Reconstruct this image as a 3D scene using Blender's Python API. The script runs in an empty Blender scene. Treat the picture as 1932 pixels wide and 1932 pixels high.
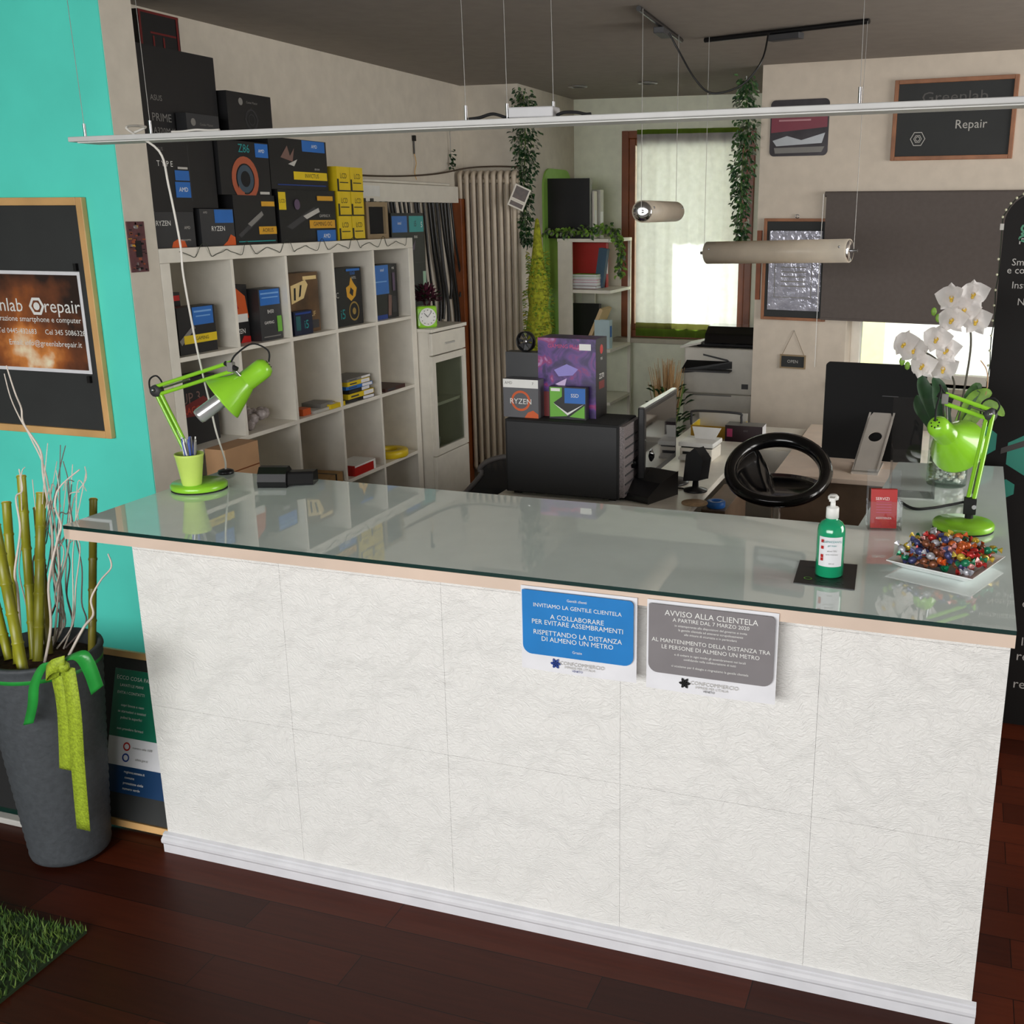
import bpy, math, random
from mathutils import Vector, Matrix
R = random.Random(11)
PI = math.pi
sc = bpy.context.scene
C = sc.collection

# ------------------------------------------------------------------ camera
FPX, PITCH, YAW, PPX = 2010.54, 0.2739, -0.3177, 1145.0
CP = Vector((2.2455, -2.2011, 1.7974))
cd = bpy.data.cameras.new('camera'); cam = bpy.data.objects.new('camera', cd); C.objects.link(cam)
cam.location = CP; cam.rotation_euler = (PI/2-PITCH, 0, -YAW)
cd.sensor_width = 36; cd.lens = FPX/1932*36; cd.shift_x = (966-PPX)/1932
cd.clip_start = .05; sc.camera = cam
# ------------------------------------------------------------------ world, sun, lights, exposure
sc.view_settings.view_transform = 'Standard'; sc.view_settings.look = 'None'
sc.view_settings.exposure = 0.0; sc.view_settings.gamma = 1; sc.view_settings.use_curve_mapping = False
w = bpy.data.worlds.new('sky'); sc.world = w; w.use_nodes = True
wn = w.node_tree.nodes; wl = w.node_tree.links
bg = wn['Background']; tc = wn.new('ShaderNodeTexCoord'); sx = wn.new('ShaderNodeSeparateXYZ'); rp = wn.new('ShaderNodeValToRGB')
wl.new(tc.outputs['Generated'], sx.inputs[0]); wl.new(sx.outputs['Z'], rp.inputs[0]); wl.new(rp.outputs[0], bg.inputs[0])
rp.color_ramp.elements[0].position = 0.0; rp.color_ramp.elements[0].color = (.16, .15, .14, 1)
rp.color_ramp.elements[1].position = 0.06; rp.color_ramp.elements[1].color = (.93, .97, 1, 1)
bg.inputs[1].default_value = .8
sd = bpy.data.lights.new('sun', 'SUN'); sun = bpy.data.objects.new('sun', sd); C.objects.link(sun)
sd.energy = 9.0; sd.angle = .01; sd.color = (1, .97, .92)
sun.rotation_euler = Vector((.35, -.65, -.6)).to_track_quat('-Z', 'Y').to_euler()
def area(name, loc, direction, sx_, sy_, power, col=(1, 1, 1), spread=PI):
    d = bpy.data.lights.new(name, 'AREA'); o = bpy.data.objects.new(name, d); C.objects.link(o)
    d.shape = 'RECTANGLE'; d.size = sx_; d.size_y = sy_; d.energy = power; d.color = col; d.spread = spread
    o.location = loc; o.rotation_euler = Vector(direction).to_track_quat('-Z', 'Y').to_euler()
    return o
area('shopfront_daylight', (1.0, -4.9, 1.9), (0, 1, -.28), 5.2, 1.7, 145, (1, .995, .985), PI*.72)
area('niche_window_daylight', (.36, 5.9, 1.8), (0, -1, -.1), 1.0, 1.6, 6, (1, .98, .98))
area('added_right_fill', (4.9, 1.9, 1.6), (-1, .12, -.12), 2.6, 1.5, 78, (1, .98, .95), PI*.8)  # added lamp that fills the interior from the right; no window there
area('added_street_fill', (3.4, 5.4, 3.9), (.1, .75, -.6), 3, 1.5, 800, (1, .98, .95))  # lamp added above the roof to whiten the house walls outside

# ------------------------------------------------------------------ pixel rays of the fitted camera (1932 frame) onto real planes
_f = Vector((math.sin(YAW), math.cos(YAW), 0)); _r = Vector((math.cos(YAW), -math.sin(YAW), 0)); _u = Vector((0, 0, 1))
_F = _f*math.cos(PITCH)-_u*math.sin(PITCH); _U = _u*math.cos(PITCH)+_f*math.sin(PITCH)
def ray(px, py): return _F+_r*((px-PPX)/FPX)-_U*((py-966)/FPX)
def onax(px, py, ax, v):
    d = ray(px, py); return CP+d*((v-CP[ax])/d[ax])
def PX(px, py, x): return onax(px, py, 0, x)
def PY(px, py, y): return onax(px, py, 1, y)
def PZ(px, py, z): return onax(px, py, 2, z)
WR_O = Vector((1.134, 3.833, 0)); WR_A = math.atan2(-.1373, .9905)
WR_U = Vector((math.cos(WR_A), math.sin(WR_A), 0)); WR_N = Vector((math.sin(WR_A), -math.cos(WR_A), 0))
def PW(px, py, off=0.0):
    d = ray(px, py); return CP+d*(((WR_O+WR_N*off-CP).dot(WR_N))/d.dot(WR_N))

# ------------------------------------------------------------------ materials
def lin(c):
    c = c/255.0
    return c/12.92 if c <= .04045 else ((c+.055)/1.055)**2.4
MATS = {}
def M(key, rgb=None, rough=.5, metal=0., var=.05, scale=14., bump=0., bscale=120., coat=0., spec=.5, emit=0., kind=None):
    if key in MATS: return MATS[key]
    m = bpy.data.materials.new(key); m.use_nodes = True
    n = m.node_tree.nodes; l = m.node_tree.links; b = n['Principled BSDF']
    col = tuple(lin(v) for v in rgb)
    t = n.new('ShaderNodeTexCoord')
    nz = n.new('ShaderNodeTexNoise'); nz.inputs['Scale'].default_value = scale; nz.inputs['Detail'].default_value = 4
    l.new(t.outputs['Object'], nz.inputs['Vector'])
    r = n.new('ShaderNodeValToRGB')
    r.color_ramp.elements[0].position = .3; r.color_ramp.elements[1].position = .7
    r.color_ramp.elements[0].color = tuple(max(0, v*(1-var)) for v in col)+(1,)
    r.color_ramp.elements[1].color = tuple(min(1, v*(1+var)) for v in col)+(1,)
    l.new(nz.outputs['Fac'], r.inputs[0]); l.new(r.outputs[0], b.inputs['Base Color'])
    b.inputs['Roughness'].default_value = rough; b.inputs['Metallic'].default_value = metal
    b.inputs['Coat Weight'].default_value = coat; b.inputs['Coat Roughness'].default_value = .03
    b.inputs['Specular IOR Level'].default_value = spec
    if emit:
        l.new(r.outputs[0], b.inputs['Emission Color']); b.inputs['Emission Strength'].default_value = emit
    if bump:
        n2 = n.new('ShaderNodeTexNoise'); n2.inputs['Scale'].default_value = bscale; n2.inputs['Detail'].default_value = 3
        l.new(t.outputs['Object'], n2.inputs['Vector'])
        bp = n.new('ShaderNodeBump'); bp.inputs['Strength'].default_value = bump; bp.inputs['Distance'].default_value = .004
        l.new(n2.outputs['Fac'], bp.inputs['Height']); l.new(bp.outputs[0], b.inputs['Normal'])
    if kind == 'translucent':
        out = n['Material Output']; tr = n.new('ShaderNodeBsdfTranslucent'); mx = n.new('ShaderNodeMixShader'); mx.inputs[0].default_value = .6
        l.new(r.outputs[0], tr.inputs[0]); l.new(b.outputs[0], mx.inputs[1]); l.new(tr.outputs[0], mx.inputs[2]); l.new(mx.outputs[0], out.inputs[0])
    MATS[key] = m; return m
def thin_glass(key, rgb, tint=.96, rough=.02, ior=1.5):
    if key in MATS: return MATS[key]
    m = bpy.data.materials.new(key); m.use_nodes = True
    n = m.node_tree.nodes; l = m.node_tree.links; n.remove(n['Principled BSDF'])
    tr = n.new('ShaderNodeBsdfTransparent'); gl = n.new('ShaderNodeBsdfGlossy'); fr = n.new('ShaderNodeLayerWeight'); mx = n.new('ShaderNodeMixShader')
    tr.inputs[0].default_value = tuple(lin(v)*tint for v in rgb)+(1,); gl.inputs['Roughness'].default_value = rough
    fr.inputs[0].default_value = .5
    pw_ = n.new('ShaderNodeMath'); pw_.operation = 'POWER'; pw_.inputs[1].default_value = 3.2; l.new(fr.outputs['Facing'], pw_.inputs[0])
    ma = n.new('ShaderNodeMath'); ma.operation = 'MULTIPLY_ADD'; ma.inputs[1].default_value = .5; ma.inputs[2].default_value = .04; l.new(pw_.outputs[0], ma.inputs[0])
    l.new(ma.outputs[0], mx.inputs[0]); l.new(tr.outputs[0], mx.inputs[1]); l.new(gl.outputs[0], mx.inputs[2])
    l.new(mx.outputs[0], n['Material Output'].inputs[0]); MATS[key] = m; return m

def floor_mat():
    m = bpy.data.materials.new('dark_wood_planks'); m.use_nodes = True
    n = m.node_tree.nodes; l = m.node_tree.links; b = n['Principled BSDF']
    t = n.new('ShaderNodeTexCoord'); br = n.new('ShaderNodeTexBrick'); l.new(t.outputs['Object'], br.inputs['Vector'])
    br.inputs['Color1'].default_value = (lin(82), lin(36), lin(20), 1); br.inputs['Color2'].default_value = (lin(52), lin(22), lin(13), 1)
    br.inputs['Mortar'].default_value = (lin(24), lin(12), lin(9), 1)
    br.inputs['Scale'].default_value = 1; br.inputs['Mortar Size'].default_value = .0012
    br.inputs['Brick Width'].default_value = .95; br.inputs['Row Height'].default_value = .115; br.offset = .37
    mp = n.new('ShaderNodeMapping'); mp.inputs['Scale'].default_value = (2, 26, 1); l.new(t.outputs['Object'], mp.inputs[0])
    nz = n.new('ShaderNodeTexNoise'); nz.inputs['Scale'].default_value = 3; nz.inputs['Detail'].default_value = 8; l.new(mp.outputs[0], nz.inputs['Vector'])
    mx = n.new('ShaderNodeMix'); mx.data_type = 'RGBA'; mx.blend_type = 'MULTIPLY'; mx.inputs[0].default_value = .75
    rr = n.new('ShaderNodeValToRGB'); rr.color_ramp.elements[0].color = (.45, .4, .38, 1); rr.color_ramp.elements[1].color = (1.25, 1.1, 1, 1)
    l.new(nz.outputs['Fac'], rr.inputs[0]); l.new(br.outputs['Color'], mx.inputs['A']); l.new(rr.outputs[0], mx.inputs['B'])
    l.new(mx.outputs['Result'], b.inputs['Base Color']); b.inputs['Roughness'].default_value = .38; b.inputs['Specular IOR Level'].default_value = .16
    return m
def tile_mat():
    m = bpy.data.materials.new('embossed_white_panel'); m.use_nodes = True
    n = m.node_tree.nodes; l = m.node_tree.links; b = n['Principled BSDF']
    t = n.new('ShaderNodeTexCoord')
    nd = n.new('ShaderNodeTexNoise'); nd.inputs['Scale'].default_value = 9; nd.inputs['Detail'].default_value = 3; l.new(t.outputs['Object'], nd.inputs['Vector'])
    vm = n.new('ShaderNodeVectorMath'); vm.operation = 'MULTIPLY_ADD'; vm.inputs[1].default_value = (.16, .16, .16)
    l.new(nd.outputs['Color'], vm.inputs[0]); l.new(t.outputs['Object'], vm.inputs[2])
    mp = n.new('ShaderNodeMapping'); mp.inputs['Rotation'].default_value = (0, .5, 0); mp.inputs['Scale'].default_value = (56, 56, 140); l.new(vm.outputs[0], mp.inputs[0])
    nz = n.new('ShaderNodeTexNoise'); nz.inputs['Scale'].default_value = 1.6; nz.inputs['Detail'].default_value = 2.5; nz.inputs['Roughness'].default_value = .6
    l.new(mp.outputs[0], nz.inputs['Vector'])
    bp = n.new('ShaderNodeBump'); bp.inputs['Strength'].default_value = .8; bp.inputs['Distance'].default_value = .004
    l.new(nz.outputs['Fac'], bp.inputs['Height']); l.new(bp.outputs[0], b.inputs['Normal'])
    b.inputs['Base Color'].default_value = (lin(236), lin(235), lin(231), 1); b.inputs['Roughness'].default_value = .45
    return m
def fire_mat():
    m = bpy.data.materials.new('fireplace_print'); m.use_nodes = True
    n = m.node_tree.nodes; l = m.node_tree.links; b = n['Principled BSDF']
    t = n.new('ShaderNodeTexCoord'); nz = n.new('ShaderNodeTexNoise'); nz.inputs['Scale'].default_value = 9; nz.inputs['Detail'].default_value = 4
    l.new(t.outputs['Object'], nz.inputs['Vector'])
    sp = n.new('ShaderNodeVectorMath'); sp.operation = 'DISTANCE'; sp.inputs[1].default_value = (.09, 0, .07)
    l.new(t.outputs['Object'], sp.inputs[0])
    mu = n.new('ShaderNodeMath'); mu.operation = 'MULTIPLY_ADD'; mu.inputs[1].default_value = -2.6; mu.inputs[2].default_value = .5
    l.new(sp.outputs['Value'], mu.inputs[0])
    ad = n.new('ShaderNodeMath'); ad.operation = 'ADD'; l.new(mu.outputs[0], ad.inputs[0]); l.new(nz.outputs['Fac'], ad.inputs[1])
    r = n.new('ShaderNodeValToRGB'); e = r.color_ramp.elements
    e[0].position = .25; e[0].color = (lin(42), lin(26), lin(22), 1); e[1].position = 1.0; e[1].color = (lin(255), lin(240), lin(205), 1)
    for p, c in ((.5, (112, 62, 36)), (.68, (160, 88, 40)), (.84, (222, 140, 70))):
        q = e.new(p); q.color = tuple(lin(v) for v in c)+(1,)
    l.new(ad.outputs[0], r.inputs[0]); l.new(r.outputs[0], b.inputs['Base Color']); b.inputs['Roughness'].default_value = .35
    return m
def nebula_mat():
    m = bpy.data.materials.new('purple_print'); m.use_nodes = True
    n = m.node_tree.nodes; l = m.node_tree.links; b = n['Principled BSDF']
    t = n.new('ShaderNodeTexCoord'); nz = n.new('ShaderNodeTexNoise'); nz.inputs['Scale'].default_value = 13; nz.inputs['Detail'].default_value = 3; nz.inputs['Distortion'].default_value = 1.2
    l.new(t.outputs['Object'], nz.inputs['Vector'])
    r = n.new('ShaderNodeValToRGB'); e = r.color_ramp.elements
    e[0].position = .3; e[0].color = (lin(24), lin(14), lin(42), 1); e[1].position = .78; e[1].color = (lin(190), lin(170), lin(225), 1)
    for p, c in ((.45, (58, 38, 96)), (.56, (96, 60, 134)), (.64, (150, 50, 110))):
        q = e.new(p); q.color = tuple(lin(v) for v in c)+(1,)
    l.new(nz.outputs['Fac'], r.inputs[0]); l.new(r.outputs[0], b.inputs['Base Color']); b.inputs['Roughness'].default_value = .3
    return m

WHITE = M('white_paint', (232, 226, 214), .6); BEIGE = M('cream_wall_paint', (214, 206, 192), .8, bump=.08, bscale=60)
TEAL = M('teal_wall_paint', (92, 236, 216), .6, var=.07, scale=3, bump=.06, bscale=50)
CEIL = M('shaded_taupe_ceiling', (150, 142, 134), .9); BLACK = M('black_plastic', (16, 16, 18), .35); GLOSSB = M('gloss_black', (9, 9, 10), .08, coat=.6)  # ceiling colour darkened so the dimness overhead sits in its paint
MATB = M('matt_black', (20, 20, 21), .8); DGREY = M('dark_grey', (58, 58, 60), .55); GREY = M('mid_grey', (128, 126, 122), .5)
LGREY = M('light_grey', (190, 188, 182), .5); LAC = M('white_lacquer', (234, 229, 217), .35); LIME = M('lime_enamel', (148, 214, 50), .28, coat=.4)
PLIME = M('pale_lime_plastic', (206, 232, 112), .4); CHROME = M('chrome', (220, 220, 222), .12, 1.); STEEL = M('brushed_steel', (176, 176, 178), .3, 1.)
BLUE = M('blue_print', (40, 108, 190), .4); BLUE2 = M('deep_blue_print', (24, 60, 140), .4); YEL = M('yellow_print', (226, 196, 28), .4); GOLD = M('amber_print', (214, 160, 40), .4)
RED = M('red_print', (186, 30, 26), .4); ORANGE = M('orange_print', (210, 92, 40), .4); WPRINT = M('white_print', (236, 236, 232), .45); BOXB = M('black_card', (26, 26, 28), .42)
BOXG = M('graphite_card', (52, 53, 56), .42); TEALP = M('teal_print', (36, 150, 150), .4); GREENP = M('green_print', (110, 180, 60), .45)
OAK = M('pale_pine', (218, 172, 112), .5, var=.14, scale=6); BROWN = M('brown_window_wood', (126, 66, 30), .4, var=.2, scale=9); CARD = M('brown_cardboard', (182, 142, 104), .7)
SLATE = M('slate_board', (46, 48, 48), .7, var=.1, scale=6); CHALK = M('chalk', (188, 186, 180), .9); PINK = M('pink_print', (198, 70, 120), .4)
IVY = M('ivy_leaf', (64, 98, 52), .5, var=.35, scale=40); IVYL = M('light_leaf', (128, 170, 66), .5, var=.25, scale=40); IVYD = M('dark_leaf', (30, 66, 34), .4, var=.3, scale=40)
STEMG = M('green_stem', (96, 120, 54), .6); PAPER = M('paper', (232, 232, 236), .55); GLASS = thin_glass('clear_glass', (236, 244, 240)); ACRYL = thin_glass('clear_acrylic', (252, 253, 253), .995, .04)

# ------------------------------------------------------------------ mesh builder
def frame_from(z, hint=None):
    z = Vector(z).normalized(); h = Vector(hint) if hint else (Vector((0, 0, 1)) if abs(z.z) < .95 else Vector((1, 0, 0)))
    x = h.cross(z).normalized(); return x, z.cross(x), z
_tc = {}
def text_geo(s):
    if s in _tc: return _tc[s]
    cu = bpy.data.curves.new('t', 'FONT'); cu.body = s; cu.size = 1; cu.align_x = 'CENTER'; cu.align_y = 'CENTER'; cu.resolution_u = 2
    o = bpy.data.objects.new('t', cu); me = bpy.data.meshes.new_from_object(o)
    g = ([v.co.copy() for v in me.vertices], [tuple(p.vertices) for p in me.polygons])
    bpy.data.objects.remove(o); bpy.data.meshes.remove(me); bpy.data.curves.remove(cu); _tc[s] = g; return g
class MB:
    def __init__(s): s.v = []; s.f = []; s.mi = []; s.sm = []; s.m = []; s.X = Matrix()
    def mat(s, m):
        if m not in s.m: s.m.append(m)
        return s.m.index(m)
    def add(s, vs, fs, m, smooth=False):
        b = len(s.v); k = s.mat(m)
        s.v += [s.X @ Vector(p) for p in vs]
        for f in fs: s.f.append(tuple(b+i for i in f)); s.mi.append(k); s.sm.append(smooth)
    def box(s, a, b, m):
        x0, y0, z0 = a; x1, y1, z1 = b
        x0, x1 = min(x0, x1), max(x0, x1); y0, y1 = min(y0, y1), max(y0, y1); z0, z1 = min(z0, z1), max(z0, z1)
        s.add([(x0, y0, z0), (x1, y0, z0), (x1, y1, z0), (x0, y1, z0), (x0, y0, z1), (x1, y0, z1), (x1, y1, z1), (x0, y1, z1)],
              [(0, 3, 2, 1), (4, 5, 6, 7), (0, 1, 5, 4), (1, 2, 6, 5), (2, 3, 7, 6), (3, 0, 4, 7)], m); return s
    def prism(s, poly, d, m, smooth=False):          # polygon of 3-D points pushed along d
        n = len(poly); d = Vector(d); P = [Vector(p) for p in poly]
        s.add(P+[p+d for p in P], [tuple(range(n))[::-1], tuple(range(n, 2*n))], m)
        s.add(P+[p+d for p in P], [(i, (i+1) % n, n+(i+1) % n, n+i) for i in range(n)], m, smooth); return s
    def tube(s, pts, r, m, n=8, cap=True):
        P = [Vector(p) for p in pts]; rs = r if isinstance(r, (list, tuple)) else [r]*len(P); vs = []; px = None
        for i, p in enumerate(P):
            t = (P[min(i+1, len(P)-1)]-P[max(i-1, 0)])
            if t.length < 1e-9: t = Vector((0, 0, 1))
            t.normalize()
            if px is None: x, y, _ = frame_from(t)
            else:
                x = px-t*px.dot(t)
                if x.length < 1e-6: x, y, _ = frame_from(t)
                x.normalize(); y = t.cross(x)
            px = x
            for k in range(n):
                a = 2*PI*k/n; vs.append(p+(x*math.cos(a)+y*math.sin(a))*rs[i])
        fs = [(i*n+k, i*n+(k+1) % n, (i+1)*n+(k+1) % n, (i+1)*n+k) for i in range(len(P)-1) for k in range(n)]
        s.add(vs, fs, m, True)
        if cap: s.add(vs[:n]+vs[-n:], [tuple(range(n))[::-1], tuple(range(n, 2*n))], m)
        return s
    def cyl(s, a, b, r, m, n=20, r2=None): return s.tube([a, b], [r, r if r2 is None else r2], m, n)
    def lathe(s, prof, m, o=(0, 0, 0), axis=(0, 0, 1), n=28, smooth=True, sy=1.0):
        x, y, z = frame_from(axis); o = Vector(o); vs = []
        for r, h in prof:
            for k in range(n):
                a = 2*PI*k/n; vs.append(o+x*(r*math.cos(a))+y*(r*sy*math.sin(a))+z*h)
        s.add(vs, [(i*n+k, i*n+(k+1) % n, (i+1)*n+(k+1) % n, (i+1)*n+k) for i in range(len(prof)-1) for k in range(n)], m, smooth); return s
    def ball(s, c, r, m, n=12, sc_=(1, 1, 1), rot=None):
        vs = []; h = max(4, n//2); c = Vector(c)
        for i in range(h+1):
            th = PI*i/h
            for k in range(n):
                a = 2*PI*k/n; p = Vector((r*sc_[0]*math.sin(th)*math.cos(a), r*sc_[1]*math.sin(th)*math.sin(a), r*sc_[2]*math.cos(th)))
                vs.append(c+(rot @ p if rot else p))
        s.add(vs, [((i+1)*n+k, (i+1)*n+(k+1) % n, i*n+(k+1) % n, i*n+k) for i in range(h) for k in range(n)], m, True); return s
    def quad(s, o, u, v, m): o, u, v = Vector(o), Vector(u), Vector(v); s.add([o, o+u, o+u+v, o+v], [(0, 1, 2, 3)], m); return s
    def leaf(s, p, d, up, L, W, m, fold=.25):
        d = Vector(d).normalized(); x = d.cross(Vector(up))
        if x.length < 1e-4: x = d.cross(Vector((1, .3, .2)))
        x.normalize(); nrm = x.cross(d); p = Vector(p)
        s.add([p, p+d*L*.35+x*W*.5+nrm*W*fold, p+d*L*.75+x*W*.35+nrm*W*fold, p+d*L-nrm*L*.12, p+d*L*.75-x*W*.35+nrm*W*fold, p+d*L*.35-x*W*.5+nrm*W*fold, p+d*L*.45],
              [(0, 1, 6), (1, 2, 6), (2, 3, 6), (3, 4, 6), (4, 5, 6), (5, 0, 6)], m, True); return s
    def text(s, t, o, u, v, size, m, sx_=1.0):
        vs, fs = text_geo(t); o, u, v = Vector(o), Vector(u).normalized(), Vector(v).normalized()
        s.add([o+u*(p.x*size*sx_)+v*(p.y*size) for p in vs], fs, m); return s
    def decs(s, decs, o, u, v):                      # printed graphics on a face: o corner, u and v its edges
        o, u, v = Vector(o), Vector(u), Vector(v); n = u.cross(v).normalized(); W, H = u.length, v.length; uu, vv = u.normalized(), v.normalized()
        for i, d in enumerate(decs):
            q = o+n*(.0006+.00025*i)
            at = lambda a, b: q+u*a+v*b
            if d[0] == 'r': s.quad(at(d[1], d[2]), u*(d[3]-d[1]), v*(d[4]-d[2]), d[5])
            elif d[0] == 't': s.text(d[1], at(d[2], d[3]), u, v, d[4]*H, d[5], d[6] if len(d) > 6 else 1)
            elif d[0] == 'p': s.add([at(a, b) for a, b in d[1]], [tuple(range(len(d[1])))], d[2])
            elif d[0] == 'c':
                c = at(d[1], d[2]); s.add([c+(uu*math.cos(2*PI*k/24)+vv*math.sin(2*PI*k/24))*d[3]*H for k in range(24)], [tuple(range(24))], d[4])
            elif d[0] == 'o':
                c = at(d[1], d[2]); k6 = d[6] if len(d) > 6 else 24
                P = [c+(uu*math.cos(2*PI*k/k6)+vv*math.sin(2*PI*k/k6))*rr*H for rr in (d[3], d[3]-d[4]) for k in range(k6)]
                s.add(P, [(k, (k+1) % k6, k6+(k+1) % k6, k6+k) for k in range(k6)], d[5])
        return s
    def ob(s, name, parent=None, loc=(0, 0, 0), rz=0., bevel=0., rot=None):
        me = bpy.data.meshes.new(name); me.from_pydata(s.v, [], s.f)
        for m in s.m: me.materials.append(m)
        me.polygons.foreach_set('material_index', s.mi); me.polygons.foreach_set('use_smooth', s.sm); me.update()
        o = bpy.data.objects.new(name, me); C.objects.link(o); o.location = loc; o.rotation_euler = rot if rot else (0, 0, rz)
        if parent: o.parent = parent
        if bevel:
            b = o.modifiers.new('bevel', 'BEVEL'); b.width = bevel; b.segments = 2; b.limit_method = 'ANGLE'; b.angle_limit = .7
        return o
def tag(o, label, cat, group=None, kind=None):
    o['label'] = label; o['category'] = cat
    if group: o['group'] = group
    if kind: o['kind'] = kind
    return o
def thing(name, label, cat, loc=(0, 0, 0), rz=0., group=None):
    o = bpy.data.objects.new(name, None); C.objects.link(o); o.location = loc; o.rotation_euler = (0, 0, rz); o.empty_display_size = .05
    return tag(o, label, cat, group)
def struct(o): o['kind'] = 'structure'; return o
def dup(o, loc=None, rz=None, label=None):
    c = o.copy(); C.objects.link(c)
    if loc is not None: c.location = loc
    if rz is not None: c.rotation_euler = (c.rotation_euler.x, c.rotation_euler.y, rz)
    if label: c['label'] = label
    for ch in o.children:
        k = ch.copy(); C.objects.link(k); k.parent = c
        for g in ch.children:
            q = g.copy(); C.objects.link(q); q.parent = k
    return c
def carton(name, label, cat, loc, wdh, rz, mat, front=(), side=(), group=None, tilt=0., top=(), bevel=0.):
    w_, d_, h_ = wdh; b = MB(); b.box((-w_/2, -d_/2, 0), (w_/2, d_/2, h_), mat)
    b.decs(front, (-w_/2, -d_/2, 0), (w_, 0, 0), (0, 0, h_))
    if side: b.decs(side, (w_/2, -d_/2, 0), (0, d_, 0), (0, 0, h_))
    if top: b.decs(top, (-w_/2, -d_/2, h_), (w_, 0, 0), (0, d_, 0))
    o = b.ob(name, None, loc, 0, bevel); o.rotation_euler = (tilt, 0, rz); return tag(o, label, cat, group)
def sbox(name, label, y0, y1, z0, z1, xf, dep, mat, front=(), side=(), group=None, cat='box'):     # carton whose front looks towards +x
    return carton(name, label, cat, (xf-dep/2, (y0+y1)/2, z0), (y1-y0, dep, z1-z0), PI/2, mat, front, side, group)
def smooth_path(pts, k=6):
    P = [Vector(p) for p in pts]; out = []
    for i in range(len(P)-1):
        a, b, c, d = P[max(i-1, 0)], P[i], P[i+1], P[min(i+2, len(P)-1)]
        for j in range(k):
            t = j/k; out.append(.5*((2*b)+(c-a)*t+(2*a-5*b+4*c-d)*t*t+(3*b-a-3*c+d)*t**3))
    out.append(P[-1]); return out

# ================================================================== STRUCTURE
FLOORM = floor_mat()
struct(MB().box((-4, -5.6, -.1), (6.2, 6.6, 0), FLOORM).ob('floor'))
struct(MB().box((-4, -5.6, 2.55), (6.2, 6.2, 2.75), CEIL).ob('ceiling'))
b = MB(); b.box((-4, .784, 0), (-.44, .93, 2.55), BEIGE); b.box((-4, .78, 0), (-.426, .785, 2.55), TEAL); b.box((-.44, .785, 0), (-.425, .93, 2.55), BEIGE); struct(b.ob('wall_front_left'))
struct(MB().box((-.95, .93, 0), (-.815, 4.2, 2.55), BEIGE).ob('wall_left'))
struct(MB().box((-.95, 4.2, 0), (-.43, 5.2, 2.55), BEIGE).ob('wall_corner'))
NW = M('pale_green_wall_paint', (238, 240, 220), .8, bump=.06, bscale=60)
def wall_hole(x0, x1, z1, hx0, hx1, hz0, hz1, th, m):
    b = MB(); b.box((x0, 0, 0), (hx0, th, z1), m); b.box((hx1, 0, 0), (x1, th, z1), m); b.box((hx0, 0, 0), (hx1, th, hz0), m); b.box((hx0, 0, hz1), (hx1, th, z1), m); return b
W0 = PY(1175, 250, 5.2); W1 = PY(1412, 640, 5.2)
wx0, wx1, wz0, wz1 = W0.x, W1.x+.005, W1.z-.01, 2.335
struct(wall_hole(-.95, 1.6, 2.55, wx0, wx1, wz0, wz1, .25, NW).ob('wall_back', None, (0, 5.2, 0)))
struct(MB().box((1.145, 4.02, 0), (1.4, 5.2, 2.55), BEIGE).ob('wall_niche'))
RW = M('warm_white_wall_paint', (214, 202, 186), .8, bump=.06, bscale=60)
struct(wall_hole(0, 4.2, 2.55, .525, 1.75, .905, 1.86, .24, RW).ob('wall_right', None, WR_O, WR_A))
struct(MB().box((5.0, -5.6, 0), (5.2, 3.3, 2.55), BEIGE).ob('wall_far_right'))
struct(MB().box((-4, -5.6, 0), (-3.85, .78, 2.55), BEIGE).ob('wall_far_left'))
b = MB(); b.box((-3.85, -5.6, 0), (5, -5.45, .5), BEIGE); b.box((-3.85, -5.6, 2.5), (5, -5.45, 2.55), BEIGE); struct(b.ob('wall_front'))
# ---- window in the niche: brown wooden frame, sash, panes, handle
win = struct(bpy.data.objects.new('window_1', None)); C.objects.link(win); win.location = ((wx0+wx1)/2, 5.2, wz0)
hw, hh = (wx1-wx0)/2, wz1-wz0
def ring(b, x0, x1, z0, z1, y0, y1, t, m):
    b.box((x0, y0, z0), (x0+t, y1, z1), m); b.box((x1-t, y0, z0), (x1, y1, z1), m); b.box((x0+t, y0, z0), (x1-t, y1, z0+t), m); b.box((x0+t, y0, z1-t), (x1-t, y1, z1), m)
b = MB(); ring(b, -hw, hw, 0, hh, -.025, .06, .05, BROWN); b.ob('window_frame', win, bevel=.004)
b = MB(); ring(b, -hw+.05, hw-.05, .05, hh-.05, -.012, .05, .045, BROWN); s_ = b.ob('sash', win, bevel=.004)
MB().quad((-hw+.09, .03, .09), (2*hw-.18, 0, 0), (0, 0, hh-.18), GLASS).ob('window_pane', s_)
b = MB(); b.box((hw-.085, -.03, .62), (hw-.06, -.012, .72), STEEL); b.tube([(hw-.072, -.03, .70), (hw-.072, -.06, .70), (hw-.072, -.06, .60)], .008, STEEL); b.ob('window_handle', s_)
MB().box((-hw-.04, -.09, -.035), (hw+.06, 0, -.002), M('stone_sill', (176, 168, 150), .5)).ob('window_sill', win, bevel=.004)
# ---- window in the right wall
win2 = struct(bpy.data.objects.new('window_2', None)); C.objects.link(win2); win2.location = WR_O; win2.rotation_euler = (0, 0, WR_A)
b = MB(); ring(b, .525, 1.75, .905, 1.86, .12, .18, .05, WHITE); b.ob('window_frame', win2, bevel=.003)
MB().quad((.57, .15, .95), (1.14, 0, 0), (0, 0, .87), GLASS).ob('window_pane', win2)
MB().box((.5, -.05, .88), (1.78, .12, .905), M('stone_sill')).ob('window_sill', win2, bevel=.003)
struct(MB().box((-.6, 5.46, -.1), (-.12, 5.95, 2.54), M('white_render', (248, 248, 246), .9)).ob('added_sun_fin'))  # unseen fin added outside to keep sun off the curtain's left part
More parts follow.
